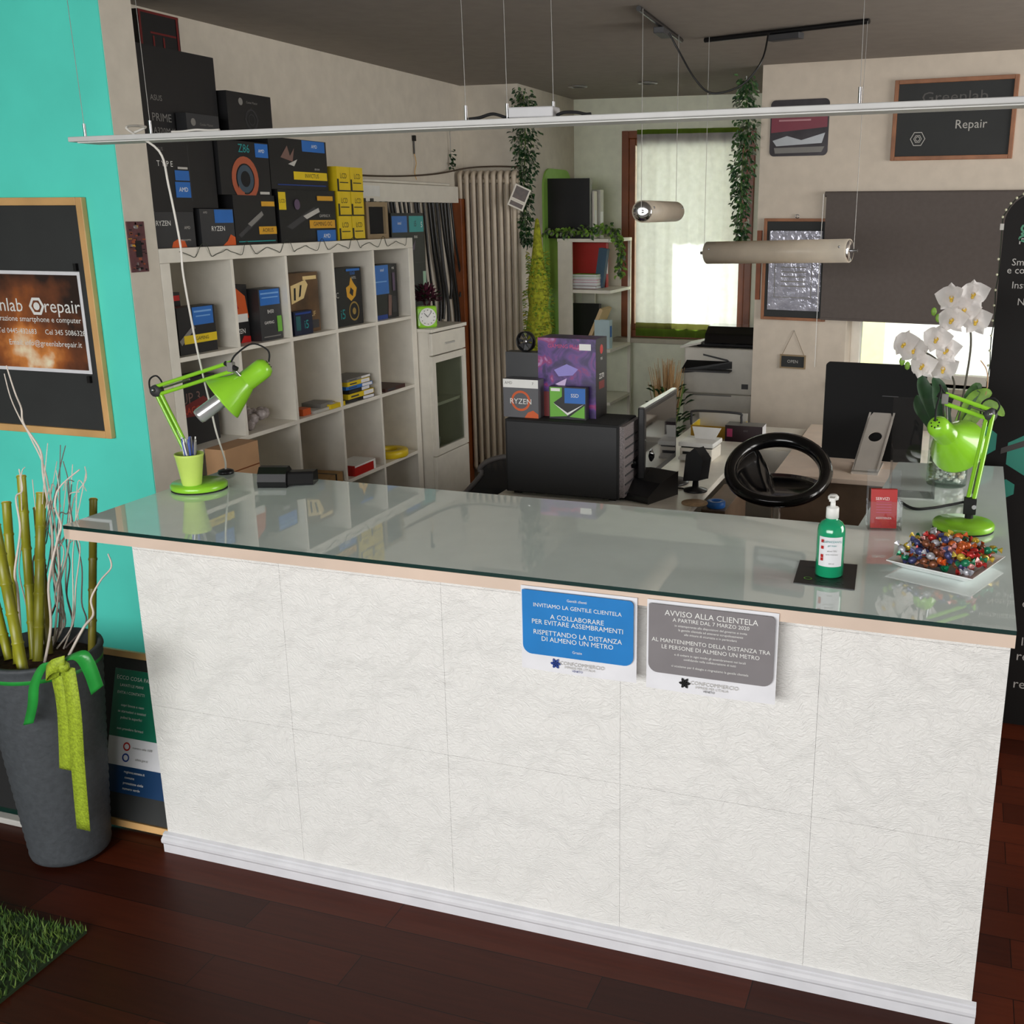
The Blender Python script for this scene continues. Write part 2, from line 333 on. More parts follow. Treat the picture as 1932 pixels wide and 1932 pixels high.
# ---- daylight outside: the house across the lane
bsx = PY(1668, 640, 8.0).x
tag(MB().box((-1.5, 8.0, -1), (bsx, 8.4, 3.3), M('yellow_render', (250, 246, 196), .9)).ob('building'), 'pale yellow house wall seen through the gap under the dark blind', 'building')
tag(MB().box((bsx, 8.1, -1), (5.5, 8.5, 4.5), M('white_render', (248, 248, 246), .9)).ob('building'), 'white house wall outside, right of the pale yellow one', 'building')
struct(MB().box((-3, 5.6, -.2), (6.2, 8.0, -.1), M('pale_paving', (226, 224, 218), .9)).ob('floor_outside'))

# ---- baseboards
b = MB(); b.box((0, -.014, 0), (4.2, 0, .08), WHITE); struct(b.ob('baseboard_right', None, WR_O, WR_A))
struct(MB().box((-.43, 5.186, 0), (1.14, 5.2, .08), WHITE).ob('baseboard_back'))
struct(MB().box((-3.85, .766, 0), (-.43, .78, .07), BROWN).ob('baseboard_left'))

# ================================================================== COUNTER
TILE = tile_mat()
ctr = thing('reception_counter', 'white embossed panel reception counter standing on the dark wood floor', 'counter', (0, 0, 0))
b = MB(); g = .0003
xs = [.175, .635, 1.095, 1.555, 2.015, 2.40]; zs = [.06, .465, .925, .951]
for i in range(5):
    for k in range(3):
        b.box((xs[i]+g, 0, zs[k]+g), (xs[i+1]-g, .012, zs[k+1]-g), TILE)
b.ob('front_panel', ctr)
b = MB(); b.box((.175, .0125, .003), (2.40, .03, .951), LGREY); b.box((.175, .03, .003), (.2, .5, .951), TILE); b.box((2.37, .03, .003), (2.40, 1.43, .951), TILE)
b.box((.2, .47, .003), (2.06, .5, .951), LAC); b.box((2.06, .5, .003), (2.085, 1.43, .951), LAC); b.box((2.085, 1.405, .003), (2.37, 1.43, .951), LAC); b.ob('carcass', ctr)
prof = [(0, 0), (-.012, 0), (-.012, .026), (-.016, .030), (-.020, .036), (-.020, .044), (-.015, .050), (-.010, .053), (-.010, .058), (0, .062)]
b = MB(); b.prism([(.165, y, z) for y, z in prof][::-1], (2.245, 0, 0), M('bluish_white_moulding', (222, 222, 226), .4)); b.ob('base_moulding', ctr)
L = [(0, -.05), (2.404, -.05), (2.418, 1.47), (2.085, 1.43), (2.03, .612), (0, .612)]
PLY = M('pale_beech_board', (222, 200, 182), .45, var=.08, scale=5)
tag(MB().prism([(x, y, .951) for x, y in L], (0, 0, .028), PLY).ob('worktop', None), 'pale beech L-shaped worktop board lying on the white reception counter', 'worktop')
GT = M('back_painted_glass', (234, 246, 242), .02, var=.02, spec=1.0, coat=.35); GE = M('green_glass_edge', (22, 52, 48), .1)
b = MB(); n_ = len(L)
b.add([(x, y, .989) for x, y in L], [tuple(range(n_))], GT); b.add([(x, y, .9795) for x, y in L], [tuple(range(n_))[::-1]], GT)
b.add([(x, y, .9795) for x, y in L]+[(x, y, .989) for x, y in L], [(i, (i+1) % n_, n_+(i+1) % n_, n_+i) for i in range(n_)], GE)
tag(b.ob('glass_sheet', None), 'reflective grey-green glass sheet covering the whole worktop', 'glass sheet')
CT = .989
# ---- notices taped to the counter front
def notice(name, label, c, w_, h_, panelm, lines, foot, tilt):
    b = MB(); nx, nz = 10, 8; vs = []
    def P(a, q): x = (a-.5)*w_; return (x, -.0035-.004*math.sin(a*PI)*(1-q)-.003*(1-q), (q-1)*h_)
    b.add([P(i/nx, k/nz) for k in range(nz+1) for i in range(nx+1)], [(k*(nx+1)+i, k*(nx+1)+i+1, (k+1)*(nx+1)+i+1, (k+1)*(nx+1)+i) for k in range(nz) for i in range(nx)], PAPER, True)
    y = -.0125; top = -.006; bot = -h_*.80; r = .022; x0, x1 = -w_/2+.006, w_/2-.006; poly = []
    for cx, cz, a0 in ((x1-r*.5, top-r*.5, 0), (x0+.003, top-.003, 90), (x0+r, bot+r, 180), (x1-r, bot+r, 270)):
        rr = {0: r*.5, 90: .003, 180: r, 270: r}[a0]
        for k in range(7): a = math.radians(a0+15*k); poly.append((cx+rr*math.cos(a), y, cz+rr*math.sin(a)))
    b.add(poly, [tuple(range(len(poly)))], panelm)
    for t, z, sz, sxx in lines: b.text(t, (0, y-.0008, -h_*z), (1, 0, 0), (0, 0, 1), sz, WPRINT, sxx)
    for k in range(6):
        a = k*PI/3; b.leaf((-w_*.19, y-.0003, -h_*.885), (math.cos(a), 0, math.sin(a)), (0, -1, 0), .014, .008, foot, 0)
    b.text('CONFCOMMERCIO', (w_*.04, y-.0005, -h_*.87), (1, 0, 0), (0, 0, 1), .0125, LGREY); b.text('IMPRESE PER L\'ITALIA', (w_*.02, y-.0005, -h_*.915), (1, 0, 0), (0, 0, 1), .008, LGREY); b.text('VENETO', (0, y-.0005, -h_*.95), (1, 0, 0), (0, 0, 1), .007, foot)
    o = b.ob(name, None, c); o.rotation_euler = (0, tilt, 0)
    return tag(o, label, 'notice')
NA, NB = PY(983, 1103, -.053), PY(1203, 1128, -.053); NC, ND = PY(1222, 1121, -.053), PY(1471, 1150, -.053)
notice('paper_notice', 'blue printed notice taped to the worktop edge, left of the grey one', ((NA.x+NB.x)/2, -.0512, .9695), NB.x-NA.x, .205, M('notice_blue', (38, 128, 200), .3),
       [('Gentili clienti', .11, .009, 1), ('INVITIAMO LA GENTILE CLIENTELA', .2, .0135, 1), ('A COLLABORARE', .325, .0165, 1), ('PER EVITARE ASSEMBRAMENTI', .40, .0165, 1), ('RISPETTANDO LA DISTANZA', .525, .0165, 1), ('DI ALMENO UN METRO', .60, .0165, 1), ('Grazie', .72, .009, 1)], M('dark_blue_emblem', (40, 66, 140), .4), .0)
notice('paper_notice', 'grey printed notice taped to the worktop edge, right of the blue one', ((NC.x+ND.x)/2, -.0512, .9705), ND.x-NC.x, .212, M('notice_grey', (132, 128, 130), .3),
       [('AVVISO ALLA CLIENTELA', .115, .0185, 1), ('A PARTIRE DAL 7 MARZO 2020', .185, .0125, 1), ('in ottemperanza alle disposizioni del governo si invita', .245, .0075, 1), ('la gentile clientela ad attenersi scrupolosamente', .29, .0075, 1), ('alle misure di sicurezza e in particolare', .335, .0075, 1), ('AL MANTENIMENTO DELLA DISTANZA TRA', .425, .0135, 1), ('LE PERSONE DI ALMENO UN METRO', .495, .0135, 1), ('e di evitare in ogni modo gli assembramenti nei locali', .57, .0075, 1), ('confidando nella collaborazione di tutti', .615, .0075, 1), ('ci scusiamo per il disagio e ringraziamo la gentile clientela', .7, .0075, 1)], MATB, .0)

# ================================================================== THINGS ON THE COUNTER
def desk_lamp(label, base, r, piv, E, W, rim_c, axis, rrim, arm_side, cup_bulb, loopdir):
    B = Vector(base); t = thing('desk_lamp', label, 'lamp', B)
    loc = lambda p: Vector(p)-B
    MB().lathe([(0, 0), (r*.97, 0), (r*.97, .004), (r, .006), (r, .016), (r*.95, .021), (r*.3, .0235), (0, .0235)], LIME, n=40).ob('base', t)
    MB().lathe([(0, -.0005), (r*.985, -.0005), (r*.985, .0035), (0, .0035)], MATB, (0, 0, .0006), n=40).ob('base_pad', t)
    p = loc(piv); b = MB(); b.tube([(p.x, p.y, .02), (p.x, p.y, p.z-.02)], .011, MATB, 12); b.box((p.x-.016, p.y-.016, p.z-.03), (p.x+.016, p.y+.016, p.z+.012), MATB); b.cyl((p.x+.01, p.y-.03, p.z-.005), (p.x+.01, p.y+.03, p.z-.005), .006, STEEL, 10); b.ob('pivot', t, bevel=.002)
    e, wv = loc(E), loc(W); sd = Vector(arm_side).normalized()
    def arms(a, c, name, off):
        b = MB()
        for q in (-1, 1): b.tube([a+sd*off*q, c+sd*off*q], .0062, LIME, 6)
        d = (c-a); b.tube([a+d*.1+sd*off*.2, a+d*.45+sd*off*.2], .0035, STEEL, 6); o = b.ob(name, t); return o
    arms(p, e, 'lower_arm', .009); up = Vector((0, 0, 1)) if abs((wv-e).normalized().z) < .8 else sd; sd2 = sd
    sd = up; arms(e, wv, 'upper_arm', .013); sd = sd2
    MB().lathe([(0, -.012), (.017, -.012), (.019, 0), (.017, .012), (0, .012)], DGREY, e, sd if abs(sd.y) > .3 else (0, 1, 0), 16).ball(e+Vector((0, -.016, .004)), .006, STEEL, 8).ob('elbow_joint', t)
    ax = Vector(axis).normalized(); rc = loc(rim_c); ap = rc-ax*.088; ne = ap-ax*.085
    b = MB(); b.tube([wv, wv+(ap-wv)*.5+Vector((0, 0, -.004)), ap-ax*.012], .0075, STEEL, 8); b.box(wv-Vector((.009, .009, .014)), wv+Vector((.009, .009, .014)), GREY); b.cyl(wv+Vector((-.02, 0, .01)), wv+Vector((.02, 0, -.006)), .007, MATB, 10); b.ob('head_bracket', t, bevel=.002)
    b = MB(); b.lathe([(0, 0), (.012, .001), (.022, .006), (.0295, .018), (.0305, .030), (.0305, .084), (.0308, .0845), (.0345, .0900), (.0348, .0905), (rrim*.985, .167), (rrim, .172), (rrim*.98, .172), (rrim*.95, .165), (.032, .093), (.028, .09), (0, .088)], LIME, ne, ax, 32)
    xx, yy, _ = frame_from(ax)
    for k in range(7):
        a = 2*PI*k/7; b.ball(ne+(xx*math.cos(a)+yy*math.sin(a))*.011+ax*.002, .0028, MATB, 6)
    b.ob('shade', t)
    if cup_bulb: MB().lathe([(0, .09), (.02, .09), (.0225, .1), (.0225, .250), (.02, .258), (0, .26)], M('silvered_bulb', (205, 205, 205), .22, .7), ne, ax, 20).ob('bulb', t)
    else: MB().ball(ne+ax*.135, .028, WPRINT, 14).ob('bulb', t)
    d = Vector(loopdir)
    MB().tube(smooth_path([e+Vector((.012, 0, .0)), e+Vector((.022, 0, .025)), e+Vector((.004, 0, .045)), e+Vector((-.022, 0, .032)), e+Vector((-.024, 0, .0)), e+Vector((-.008, 0, -.015))], 6), .0026, MATB, 6).ob('lamp_cord', t)
    MB().tube(smooth_path([wv+Vector((0, 0, .01)), wv+d*.4+Vector((0, 0, .028)), wv+(ne-wv)*.6+Vector((0, 0, .062)), ne+Vector((0, 0, .04)), ne+Vector((0, 0, .006))], 6), .0026, MATB, 6).ob('lamp_cord', t)
    return t
yl = .397
rc = PY(418, 754, .40); lw = PY(436, 692, yl)
desk_lamp('green desk lamp at the left counter end, its base holding the pen cup', (.086, yl, CT), .083, (.052, yl+.022, 1.065), PY(296, 737, yl+.02), lw, rc, (-.65, -.50, -.57), .069, (1, 0, 0), True, (.05, 0, .02))
pr_, pf_ = Vector((.95, .312, 0)), Vector((-.312, .95, 0))
n_end = PY(1764, 799, .76); axr = (pr_*.60+pf_*.62-Vector((0, 0, .50))).normalized()
rlamp = desk_lamp('green desk lamp at the right counter end behind the plate of sweets', (2.296, .672, CT), .079, (2.309, .70, 1.055), PY(1868, 782, .84), PY(1783, 752, .80), n_end+axr*.173, axr, .079, (.8, -.6, 0), False, (-.04, 0, .02))
MB().tube(smooth_path([q-rlamp.location for q in (PZ(1838, 968, CT+.03), PZ(1825, 948, CT+.008), PZ(1795, 952, CT+.004), PZ(1760, 958, CT+.004), PZ(1722, 959, CT+.004), PZ(1690, 940, CT+.004))], 6), .004, MATB, 6).ob('power_cord', rlamp)
# ---- pen cup and pens
PC = Vector((.098, .352, CT+.0238))
t = tag(MB().lathe([(0, 0), (.026, 0), (.028, .003), (.0405, .088), (.042, .09), (.042, .096), (.039, .096), (.026, .006), (0, .006)], PLIME, n=32).ob('pen_cup', None, PC), 'pale lime tapered cup of pens standing on the left lamp base', 'cup')
pens = [('blue-barrelled pen in the pale lime cup', M('blue_pen', (70, 92, 176), .3), 6), ('white-barrelled pen in the pale lime cup', WPRINT, 5), ('grey pen in the pale lime cup', GREY, 2), ('orange pen in the pale lime cup', ORANGE, 1)]
for lab, m, k in pens:
    b = MB(); b.tube([(0, 0, 0), (0, 0, .012), (0, 0, .125), (0, 0, .128), (0, 0, .136)], [.001, .0035, .0035, .002, .002], m, 8); b.box((.003, -.001, .09), (.0048, .001, .125), STEEL); o = None
    for i in range(k):
        a = R.uniform(0, 6.28); q = .016*math.sqrt(R.random())
        l0 = PC+Vector((q*math.cos(a), q*math.sin(a), .008))
        o = tag(b.ob('pen', None, l0), lab, 'pen', 'pens in the lime cup') if o is None else dup(o, l0)
        o.rotation_euler = (R.uniform(-.17, .17), R.uniform(-.17, .17), R.uniform(0, 6))
# ---- black puck and white cable
pk = PZ(433, 891, CT)
tag(MB().lathe([(0, 0), (.024, 0), (.026, .004), (.024, .011), (.012, .015), (0, .015)], BLACK, n=24).ob('cable_grommet', None, (pk.x, .585, CT)), 'small black cable grommet on the glass behind the left lamp', 'grommet')
# ---- card terminal
q = PZ(535, 915, CT)
t = thing('card_terminal', 'black card payment terminal lying on the left part of the glass top', 'card terminal', (q.x-.02, q.y-.012, CT), .32); t.scale = (1.03, 1.03, 1.28)
b = MB(); b.prism([(-.042, -.036, 0), (-.042, .03, 0), (-.042, .036, .012), (-.042, .03, .036), (-.042, .012, .047), (-.042, -.012, .047), (-.042, -.032, .034), (-.042, -.04, .016)], (.084, 0, 0), BLACK); b.ob('body', t, bevel=.005)
b = MB(); b.prism([(.044, -.03, .004), (.044, .032, .004), (.044, .03, .034), (.044, -.02, .036)], (.068, .03, -.004), BLACK); b.ob('keypad', t, bevel=.005)
# ---- hand sanitiser on a black card
t = tag(MB().prism([(*p, CT+.0003) for p in [(1.934, .098), (2.071, .091), (2.06, .272), (1.925, .264)]], (0, 0, .002), BOXB).decs([('o', .2, .22, .06, .015, GREENP), ('o', .5, .18, .06, .015, DGREY), ('o', .8, .16, .06, .015, DGREY), ('r', .12, .75, .5, .77, DGREY), ('r', .12, .65, .4, .66, DGREY)], (1.94, .1, CT+.0025), (.12, -.005, 0), (-.01, .16, 0)).ob('printed_card'), 'black printed card lying under the green sanitiser bottle', 'card')
sn = thing('sanitiser_bottle', 'pump bottle of green hand sanitiser on the black card', 'bottle', (2.004, .178, CT+.0026))
GEL = M('green_gel_plastic', (30, 158, 110), .12, var=.06, coat=.5)
MB().lathe([(0, 0), (.029, 0), (.032, .003), (.032, .105), (.030, .117), (.024, .127), (.015, .132), (.0135, .134), (.0135, .138), (0, .138)], GEL, n=32).ob('bottle_body', sn)
MB().lathe([(0, .1365), (.0145, .1365), (.0145, .16), (.013, .162), (.006, .163), (.0055, .177), (.012, .18), (.0125, .186), (.008, .191), (0, .191)], WPRINT, n=24).box((-.006, -.028, .181), (.006, -.004, .189), WPRINT).ob('pump', sn)
b = MB(); K = 20; a0, a1 = -2.35, -.55
vs = [(.0325*math.cos(a0+(a1-a0)*i/K), .0325*math.sin(a0+(a1-a0)*i/K), z) for z in (.028, .098) for i in range(K+1)]
b.add(vs, [(i, i+1, K+2+i, K+1+i) for i in range(K)], PAPER, True)
for i, (t_, z, s_, mm) in enumerate([('IGIENIZZANTE', .088, .0065, TEALP), ('gel mani', .079, .006, TEALP), ('alcool 70%', .066, .005, GREY), ('senza risciacquo', .058, .0042, GREY), ('500 ml', .036, .0045, GREY)]):
    b.text(t_, (.0332*math.cos(-1.36), .0332*math.sin(-1.36)-.0004, z), (math.cos(.21), math.sin(.21), 0), (0, 0, 1), s_, mm)
for z in (.085, .07, .05, .042): b.quad((.0327*math.cos(-2.05)-.003, .0327*math.sin(-2.05)-.0008, z), (.006, -.003, 0), (0, 0, .007), RED)
b.ob('label', sn)
# ---- plate of sweets
pc = [Vector(p) for p in [(2.128, .276), (2.318, .189), (2.398, .392), (2.206, .482)]] if 0 else None
PA, PB, PD = Vector((2.125, .272, 0)), Vector((2.318, .189, 0)), Vector((2.392, .385, 0))
pu, pv = (PB-PA), (PD-PB); pcn = (PA+PD)*.5
t = thing('plate', 'square white plate piled with wrapped sweets on the glass top', 'plate', (pcn.x, pcn.y, CT))
def sq(h, z): return [(-pu*h-pv*h+Vector((0, 0, z))), (pu*h-pv*h+Vector((0, 0, z))), (pu*h+pv*h+Vector((0, 0, z))), (-pu*h+pv*h+Vector((0, 0, z)))]
rings = [sq(.33, 0), sq(.36, .001), sq(.5, .019), sq(.503, .021), sq(.497, .0215), sq(.36, .006), sq(.3, .005)]
b = MB(); vs = [p for r_ in rings for p in r_]
b.add(vs, [(i*4+k, i*4+(k+1) % 4, (i+1)*4+(k+1) % 4, (i+1)*4+k) for i in range(6) for k in range(4)]+[(3, 2, 1, 0), (24, 25, 26, 27)], M('white_porcelain', (236, 236, 236), .12)); b.ob('dish', t, bevel=.001)
cols = [('orange', (196, 96, 44)), ('green', (30, 120, 84)), ('red', (176, 44, 40)), ('yellow', (206, 180, 70)), ('silver', (176, 176, 182)), ('blue', (66, 70, 112)), ('pink', (204, 140, 136)), ('brown', (128, 78, 54))]
placed = []; proto = {}
for i in range(105):
    for _try in range(40):
        u_, v_ = R.uniform(-.4, .4), R.uniform(-.4, .4); p = pu*u_+pv*v_; z = .0185 if max(abs(u_), abs(v_)) < .33 else .026
        for q, qz in placed:
            d = math.hypot(p.x-q.x, p.y-q.y)
            if d < .0215: z = max(z, qz+math.sqrt(.0215**2-d*d))
        if z < .05*(1.25-max(abs(u_), abs(v_))*1.6)+.02: break
    else: continue
    placed.append((p.copy(), z)); nm, rgb = cols[int(i*3+R.randint(0, 2)) % 8]
    lc = Vector((pcn.x, pcn.y, CT))+p+Vector((0, 0, z))
    if nm not in proto:
        m = M(nm+'_foil', rgb, .3, .2, var=.55, scale=110); b = MB(); b.ball((0, 0, 0), .0103, m, 8, (1.15, .9, .9))
        for s in (-1, 1):
            P = [(s*.0095, 0, 0)]+[(s*.021, .009*math.cos(k*PI/3)*(1 if k % 2 else .7), .009*math.sin(k*PI/3)*(1 if k % 2 else .7)) for k in range(6)]
            b.add(P, [(0, 1+k, 1+(k+1) % 6) for k in range(6)], m)
        o = tag(b.ob('wrapped_sweet', None, lc), f'{nm} foil-wrapped sweet in the pile on the square white plate', 'sweet', 'wrapped sweets on the plate'); proto[nm] = o
    else: o = dup(proto[nm], lc)
    o.rotation_euler = (R.uniform(-.5, .5), R.uniform(-.6, .6), R.uniform(0, 6.3))
# ---- clear acrylic leaflet holders
def holder(label, c, rz, w_, h_, lean, dep):
    t = thing('leaflet_holder', label, 'leaflet holder', c, rz); th = .0025
    MB().box((-w_/2, -dep/2, 0), (w_/2, dep/2, th), ACRYL).ob('base_plate', t)
    MB().prism([(-w_/2, dep/2-.004, th), (w_/2, dep/2-.004, th), (w_/2, dep/2-.004+lean, h_), (-w_/2, dep/2-.004+lean, h_)], (0, -th, 0), ACRYL).ob('back_plate', t)
    MB().prism([(-w_/2, -dep/2+.004, th), (w_/2, -dep/2+.004, th), (w_/2, -dep/2+.004+lean*.5, h_*.5), (-w_/2, -dep/2+.004+lean*.5, h_*.5)], (0, th, 0), ACRYL).ob('front_plate', t)
    for s in (-1, 1): MB().prism([(s*(w_/2), -dep/2+.004, th), (s*(w_/2), dep/2-.004, th), (s*(w_/2), dep/2-.004+lean*.5, h_*.5), (s*(w_/2), -dep/2+.004+lean*.5, h_*.5)], (-s*th, 0, 0), ACRYL).ob('side_plate', t)
    return t
h1 = PZ(1662, 1003, CT); RZH = .22
holder('small clear acrylic stand holding the red leaflets', (h1.x+.004, h1.y+.03, CT), RZH, .088, .15, .03, .05)
o = MB().prism([(-.034, 0, 0), (.034, 0, 0), (.034, .022, .1), (-.034, .022, .1)], (0, .008, .001), RED)
o.text('SERVIZI', (-.004, -.0005+.0164, .076), (1, 0, 0), (0, .215, .976), .011, WPRINT); o.text('ASSISTENZA', (0, .0053, .026), (1, 0, 0), (0, .215, .976), .0075, WPRINT)
for k in range(5): o.quad((-.02, .0085+.0016*k, .040+.007*k), (.04, 0, 0), (0, .0003, .0014), PINK)
tag(o.ob('leaflet', None, (h1.x+.004, h1.y+.022, CT+.0035), RZH), 'stack of red leaflets in the small clear acrylic stand', 'leaflet')
h2 = PZ(1700, 945, CT)
holder('tall empty clear acrylic brochure stand behind the red leaflets', (h2.x+.025, h2.y+.08, CT), RZH-.1, .125, .27, .09, .09)
# ---- orchid in glass vase with pebbles
vx, vy = 2.243, 1.165
t = thing('glass_vase', 'clear glass cylinder vase of pebbles behind the right green lamp', 'vase', (vx, vy, CT))
MB().lathe([(0, 0), (.058, 0), (.06, .004), (.06, .2), (.0585, .2)], GLASS, n=36).ob('vase_wall', t)
b = MB(); PEB = [M('pebble_white', (240, 238, 232), .5), M('pebble_grey', (190, 188, 184), .5), M('pebble_tan', (210, 198, 176), .5)]
for i in range(330):
    a = R.uniform(0, 6.28); q = .049*math.sqrt(R.random()) if i % 2 else .049
    b.ball((q*math.cos(a), q*math.sin(a), .019+.1*(i/330)), R.uniform(.005, .0085), R.choice(PEB), 6, (1, 1, .7))
tag(b.ob('pebbles', None, (vx, vy, CT)), 'grey and white pebbles filling the clear glass vase', 'pebbles', kind='stuff')
orc = thing('orchid', 'white flowering orchid standing in the glass vase by the right window', 'orchid', (vx, vy, CT+.11))
OB = Vector((vx, vy, CT+.11)); yo = 1.2
top = [(1795, 562), (1838, 556), (1797, 604), (1842, 606), (1820, 585)]; low = [(1768, 640), (1788, 662), (1722, 660), (1742, 690), (1780, 695), (1708, 650)]
PET = M('orchid_petal', (244, 240, 238), .5, var=.04, kind='translucent'); LIP = M('orchid_lip', (224, 186, 70), .5)
for s, pts in (('a', [(1800, 880), (1822, 720), (1832, 640), (1820, 590), (1790, 590), (1770, 610)]), ('b', [(1790, 880), (1795, 760), (1800, 720), (1780, 690), (1745, 665), (1710, 665)])):
    P = [PY(*p, yo+(.0 if s == 'a' else .01))-OB for p in pts]; P[0] = Vector((.01 if s == 'a' else -.012, 0, 0)); MB().tube(smooth_path(P, 6), .0032, M('orchid_stem', (74, 70, 58), .6), 8).ob('stem', orc)
def flower(px, py, k):
    c = PY(px, py, yo-.03-.012*(k % 3))-OB; fdir = Vector((R.uniform(-.9, .3), -1, R.uniform(-.25, .35))).normalized(); x, y, z = frame_from(fdir); b = MB()
    for ai, (L_, W_) in zip((90, 18, 162, 234, 306), ((.045, .04), (.05, .062), (.05, .062), (.045, .036), (.045, .036))):
        a = math.radians(ai+R.uniform(-10, 10)); d = x*math.cos(a)+y*math.sin(a); e = z.cross(d); N = 5; vs = []
        for i in range(N+1):
            tt = i/N; ww = W_*math.sin(PI*min(1, .06+tt*.94)**.75)*.5
            for j in (-1, -.5, 0, .5, 1): vs.append(c+d*(L_*tt)+e*(ww*j)+z*(.008*math.sin(tt*PI)-.010*tt*tt+.004*abs(j)*tt))
        b.add(vs, [(i*5+j, i*5+j+1, (i+1)*5+j+1, (i+1)*5+j) for i in range(N) for j in range(4)], PET, True)
    b.ball(c+z*.006, .007, LIP, 8); b.ball(c+z*.012-y*.008, .005, LIP, 8); b.ball(c+z*.01+y*.003, .004, PET, 6)
    b.ob('flower', orc)
for k, p in enumerate(top+low): flower(*p, k)
for px, py in ((1762, 588), (1770, 600), (1712, 690), (1702, 682)): MB().ball(PY(px, py, yo-.02)-OB, .011, IVYL, 8, (.8, .8, 1.2)).ob('bud', orc)
def strap(pts, w_, m, nm, parent):
    P = smooth_path(pts, 6); b = MB(); vs = []
    for i, p in enumerate(P):
        tt = i/(len(P)-1); d = (P[min(i+1, len(P)-1)]-P[max(i-1, 0)]).normalized(); x = d.cross(Vector((.3, -1, .2))).normalized(); ww = w_*math.sin(PI*min(1, .12+tt*.88))**.7
        nn = x.cross(d)
        vs += [p-x*ww*.5+nn*ww*.15, p, p+x*ww*.5+nn*ww*.15]
    b.add(vs, [(i*3+j, i*3+j+1, i*3+j+4, i*3+j+3) for i in range(len(P)-1) for j in (0, 1)], m, True); return b.ob(nm, parent)
for pts, w_, m in (([(1780, 800), (1760, 770), (1742, 730), (1738, 705)], .05, IVYD), ([(1780, 800), (1750, 785), (1735, 765), (1730, 745)], .05, IVYD), ([(1790, 800), (1775, 760), (1770, 730), (1760, 712)], .05, IVYD), ([(1800, 800), (1830, 765), (1855, 745), (1872, 742)], .05, IVYL), ([(1800, 800), (1825, 760), (1842, 732), (1850, 735)], .04, IVY), ([(1795, 800), (1845, 775), (1875, 770), (1895, 785)], .045, IVYL)):
    P = [PY(*p, yo)-OB for p in pts]; P[0] = Vector((0, 0, .0)); strap(P, w_, m, 'leaf', orc)
MB().tube(smooth_path([PY(1850, 770, yo)-OB, PY(1862, 735, yo)-OB, PY(1862, 700, yo)-OB, PY(1850, 680, yo)-OB], 6), .0018, CARD, 6).ob('aerial_root', orc)

# ================================================================== LEFT WALL, PLANTER
def board(name, label, c, w_, h_, rz, fm, t=.03, dep=.022, rot=None, group=None):     # framed slate; local -y is the front, origin at lower middle
    o = thing(name, label, 'chalkboard', c, rz)
    if rot: o.rotation_euler = rot
    MB().box((-w_/2+t*.5, -dep*.5, t*.5), (w_/2-t*.5, -.001, h_-t*.5), SLATE).ob('slate', o)
    b = MB(); ring(b, -w_/2, w_/2, 0, h_, -dep, 0, t, fm); b.ob('frame', o, bevel=.002); return o
TY = .779
tr, br_ = PY(157, 372, .757), PY(206, 828, .757)
cbx1, cbz0, cbz1 = (tr.x+br_.x)/2, br_.z, tr.z; cbw = 1.02
board('chalkboard', 'large pine-framed chalkboard hanging on the teal wall with a fireplace poster', (cbx1-cbw/2, TY, cbz0), cbw, cbz1-cbz0, 0, OAK, .026)
pa, pb = PY(150, 513, .765), PY(174, 706, .765); pw = .72; ph = pa.z-pb.z
b = MB(); b.box((-pw/2, 0, 0), (pw/2, .002, ph), PAPER); FM = fire_mat(); b.quad((-pw/2+.012, -.0006, .012), (pw-.024, 0, 0), (0, 0, ph-.024), FM)
fr = ph/193.0                                               # metres per photo pixel on the poster
def ptx(t, x, z, s): b.text(t, (x, -.0014, z), (1, 0, 0), (0, 0, 1), s, WPRINT)
ptx('repair', pw/2-.094, ph*.655, .066); ptx('greenlab', -.018, ph*.655, .066)
b.decs([('o', .5, .5, .5, .16, WPRINT, 6), ('c', .5, .5, .2, WPRINT)], (pw/2-.238, -.001, ph*.655-.034), (.068, 0, 0), (0, 0, .068))
ptx('Riparazione smartphone e computer', pw/2-.222, ph*.525, .0275); ptx('Tel 0445-432683     Cel 345 5086328', pw/2-.2, ph*.40, .0255); ptx('Email: info@greenlabrepair.it', pw/2-.19, ph*.285, .0275)
tag(b.ob('poster', None, (pa.x*.5+pb.x*.5-pw/2, .7645, pb.z)), 'fireplace poster with white lettering clipped on the large chalkboard', 'poster')
for i, p in enumerate([(143, 504), (169, 716)]):
    q = PY(*p, .762); tag(MB().box((-.006, -.008, -.012), (.006, .0025, .012), BLACK).ob('clip', None, (q.x, .7635, q.z)), ['small black clip at the top right corner of the fireplace poster', 'small black clip at the bottom right corner of the fireplace poster'][i], 'clip')
# leaning advertising board
lt = PY(250, 1240, .3)
LY, LA = .06, .30
def board_pt(px, py):                       # meet the pixel ray with the leaning board's face
    n = Vector((0, -math.cos(LA), math.sin(LA))); d = ray(px, py); o0 = Vector((0, LY-.024, .004)); return CP+d*((o0-CP).dot(n)/d.dot(n))
bt, bb = board_pt(255, 1240), board_pt(255, 1572); bh = (bt-bb).length
o = board('chalkboard', 'pine-framed black board leaning on the floor beside the counter with an information leaflet', (-.02, LY, .006), .36, bh, 0, OAK, .02, .022)
o.rotation_euler = (-LA, 0, 0); lean = o
l0, l1 = board_pt(255, 1268), board_pt(255, 1503)
b = MB(); W_, H_ = .26, (l0-l1).length; b.box((-W_/2, -.002, 0), (W_/2, 0, H_), PAPER)
DGN = M('leaflet_green', (26, 120, 92), .4); DBL = M('leaflet_blue', (24, 62, 104), .4)
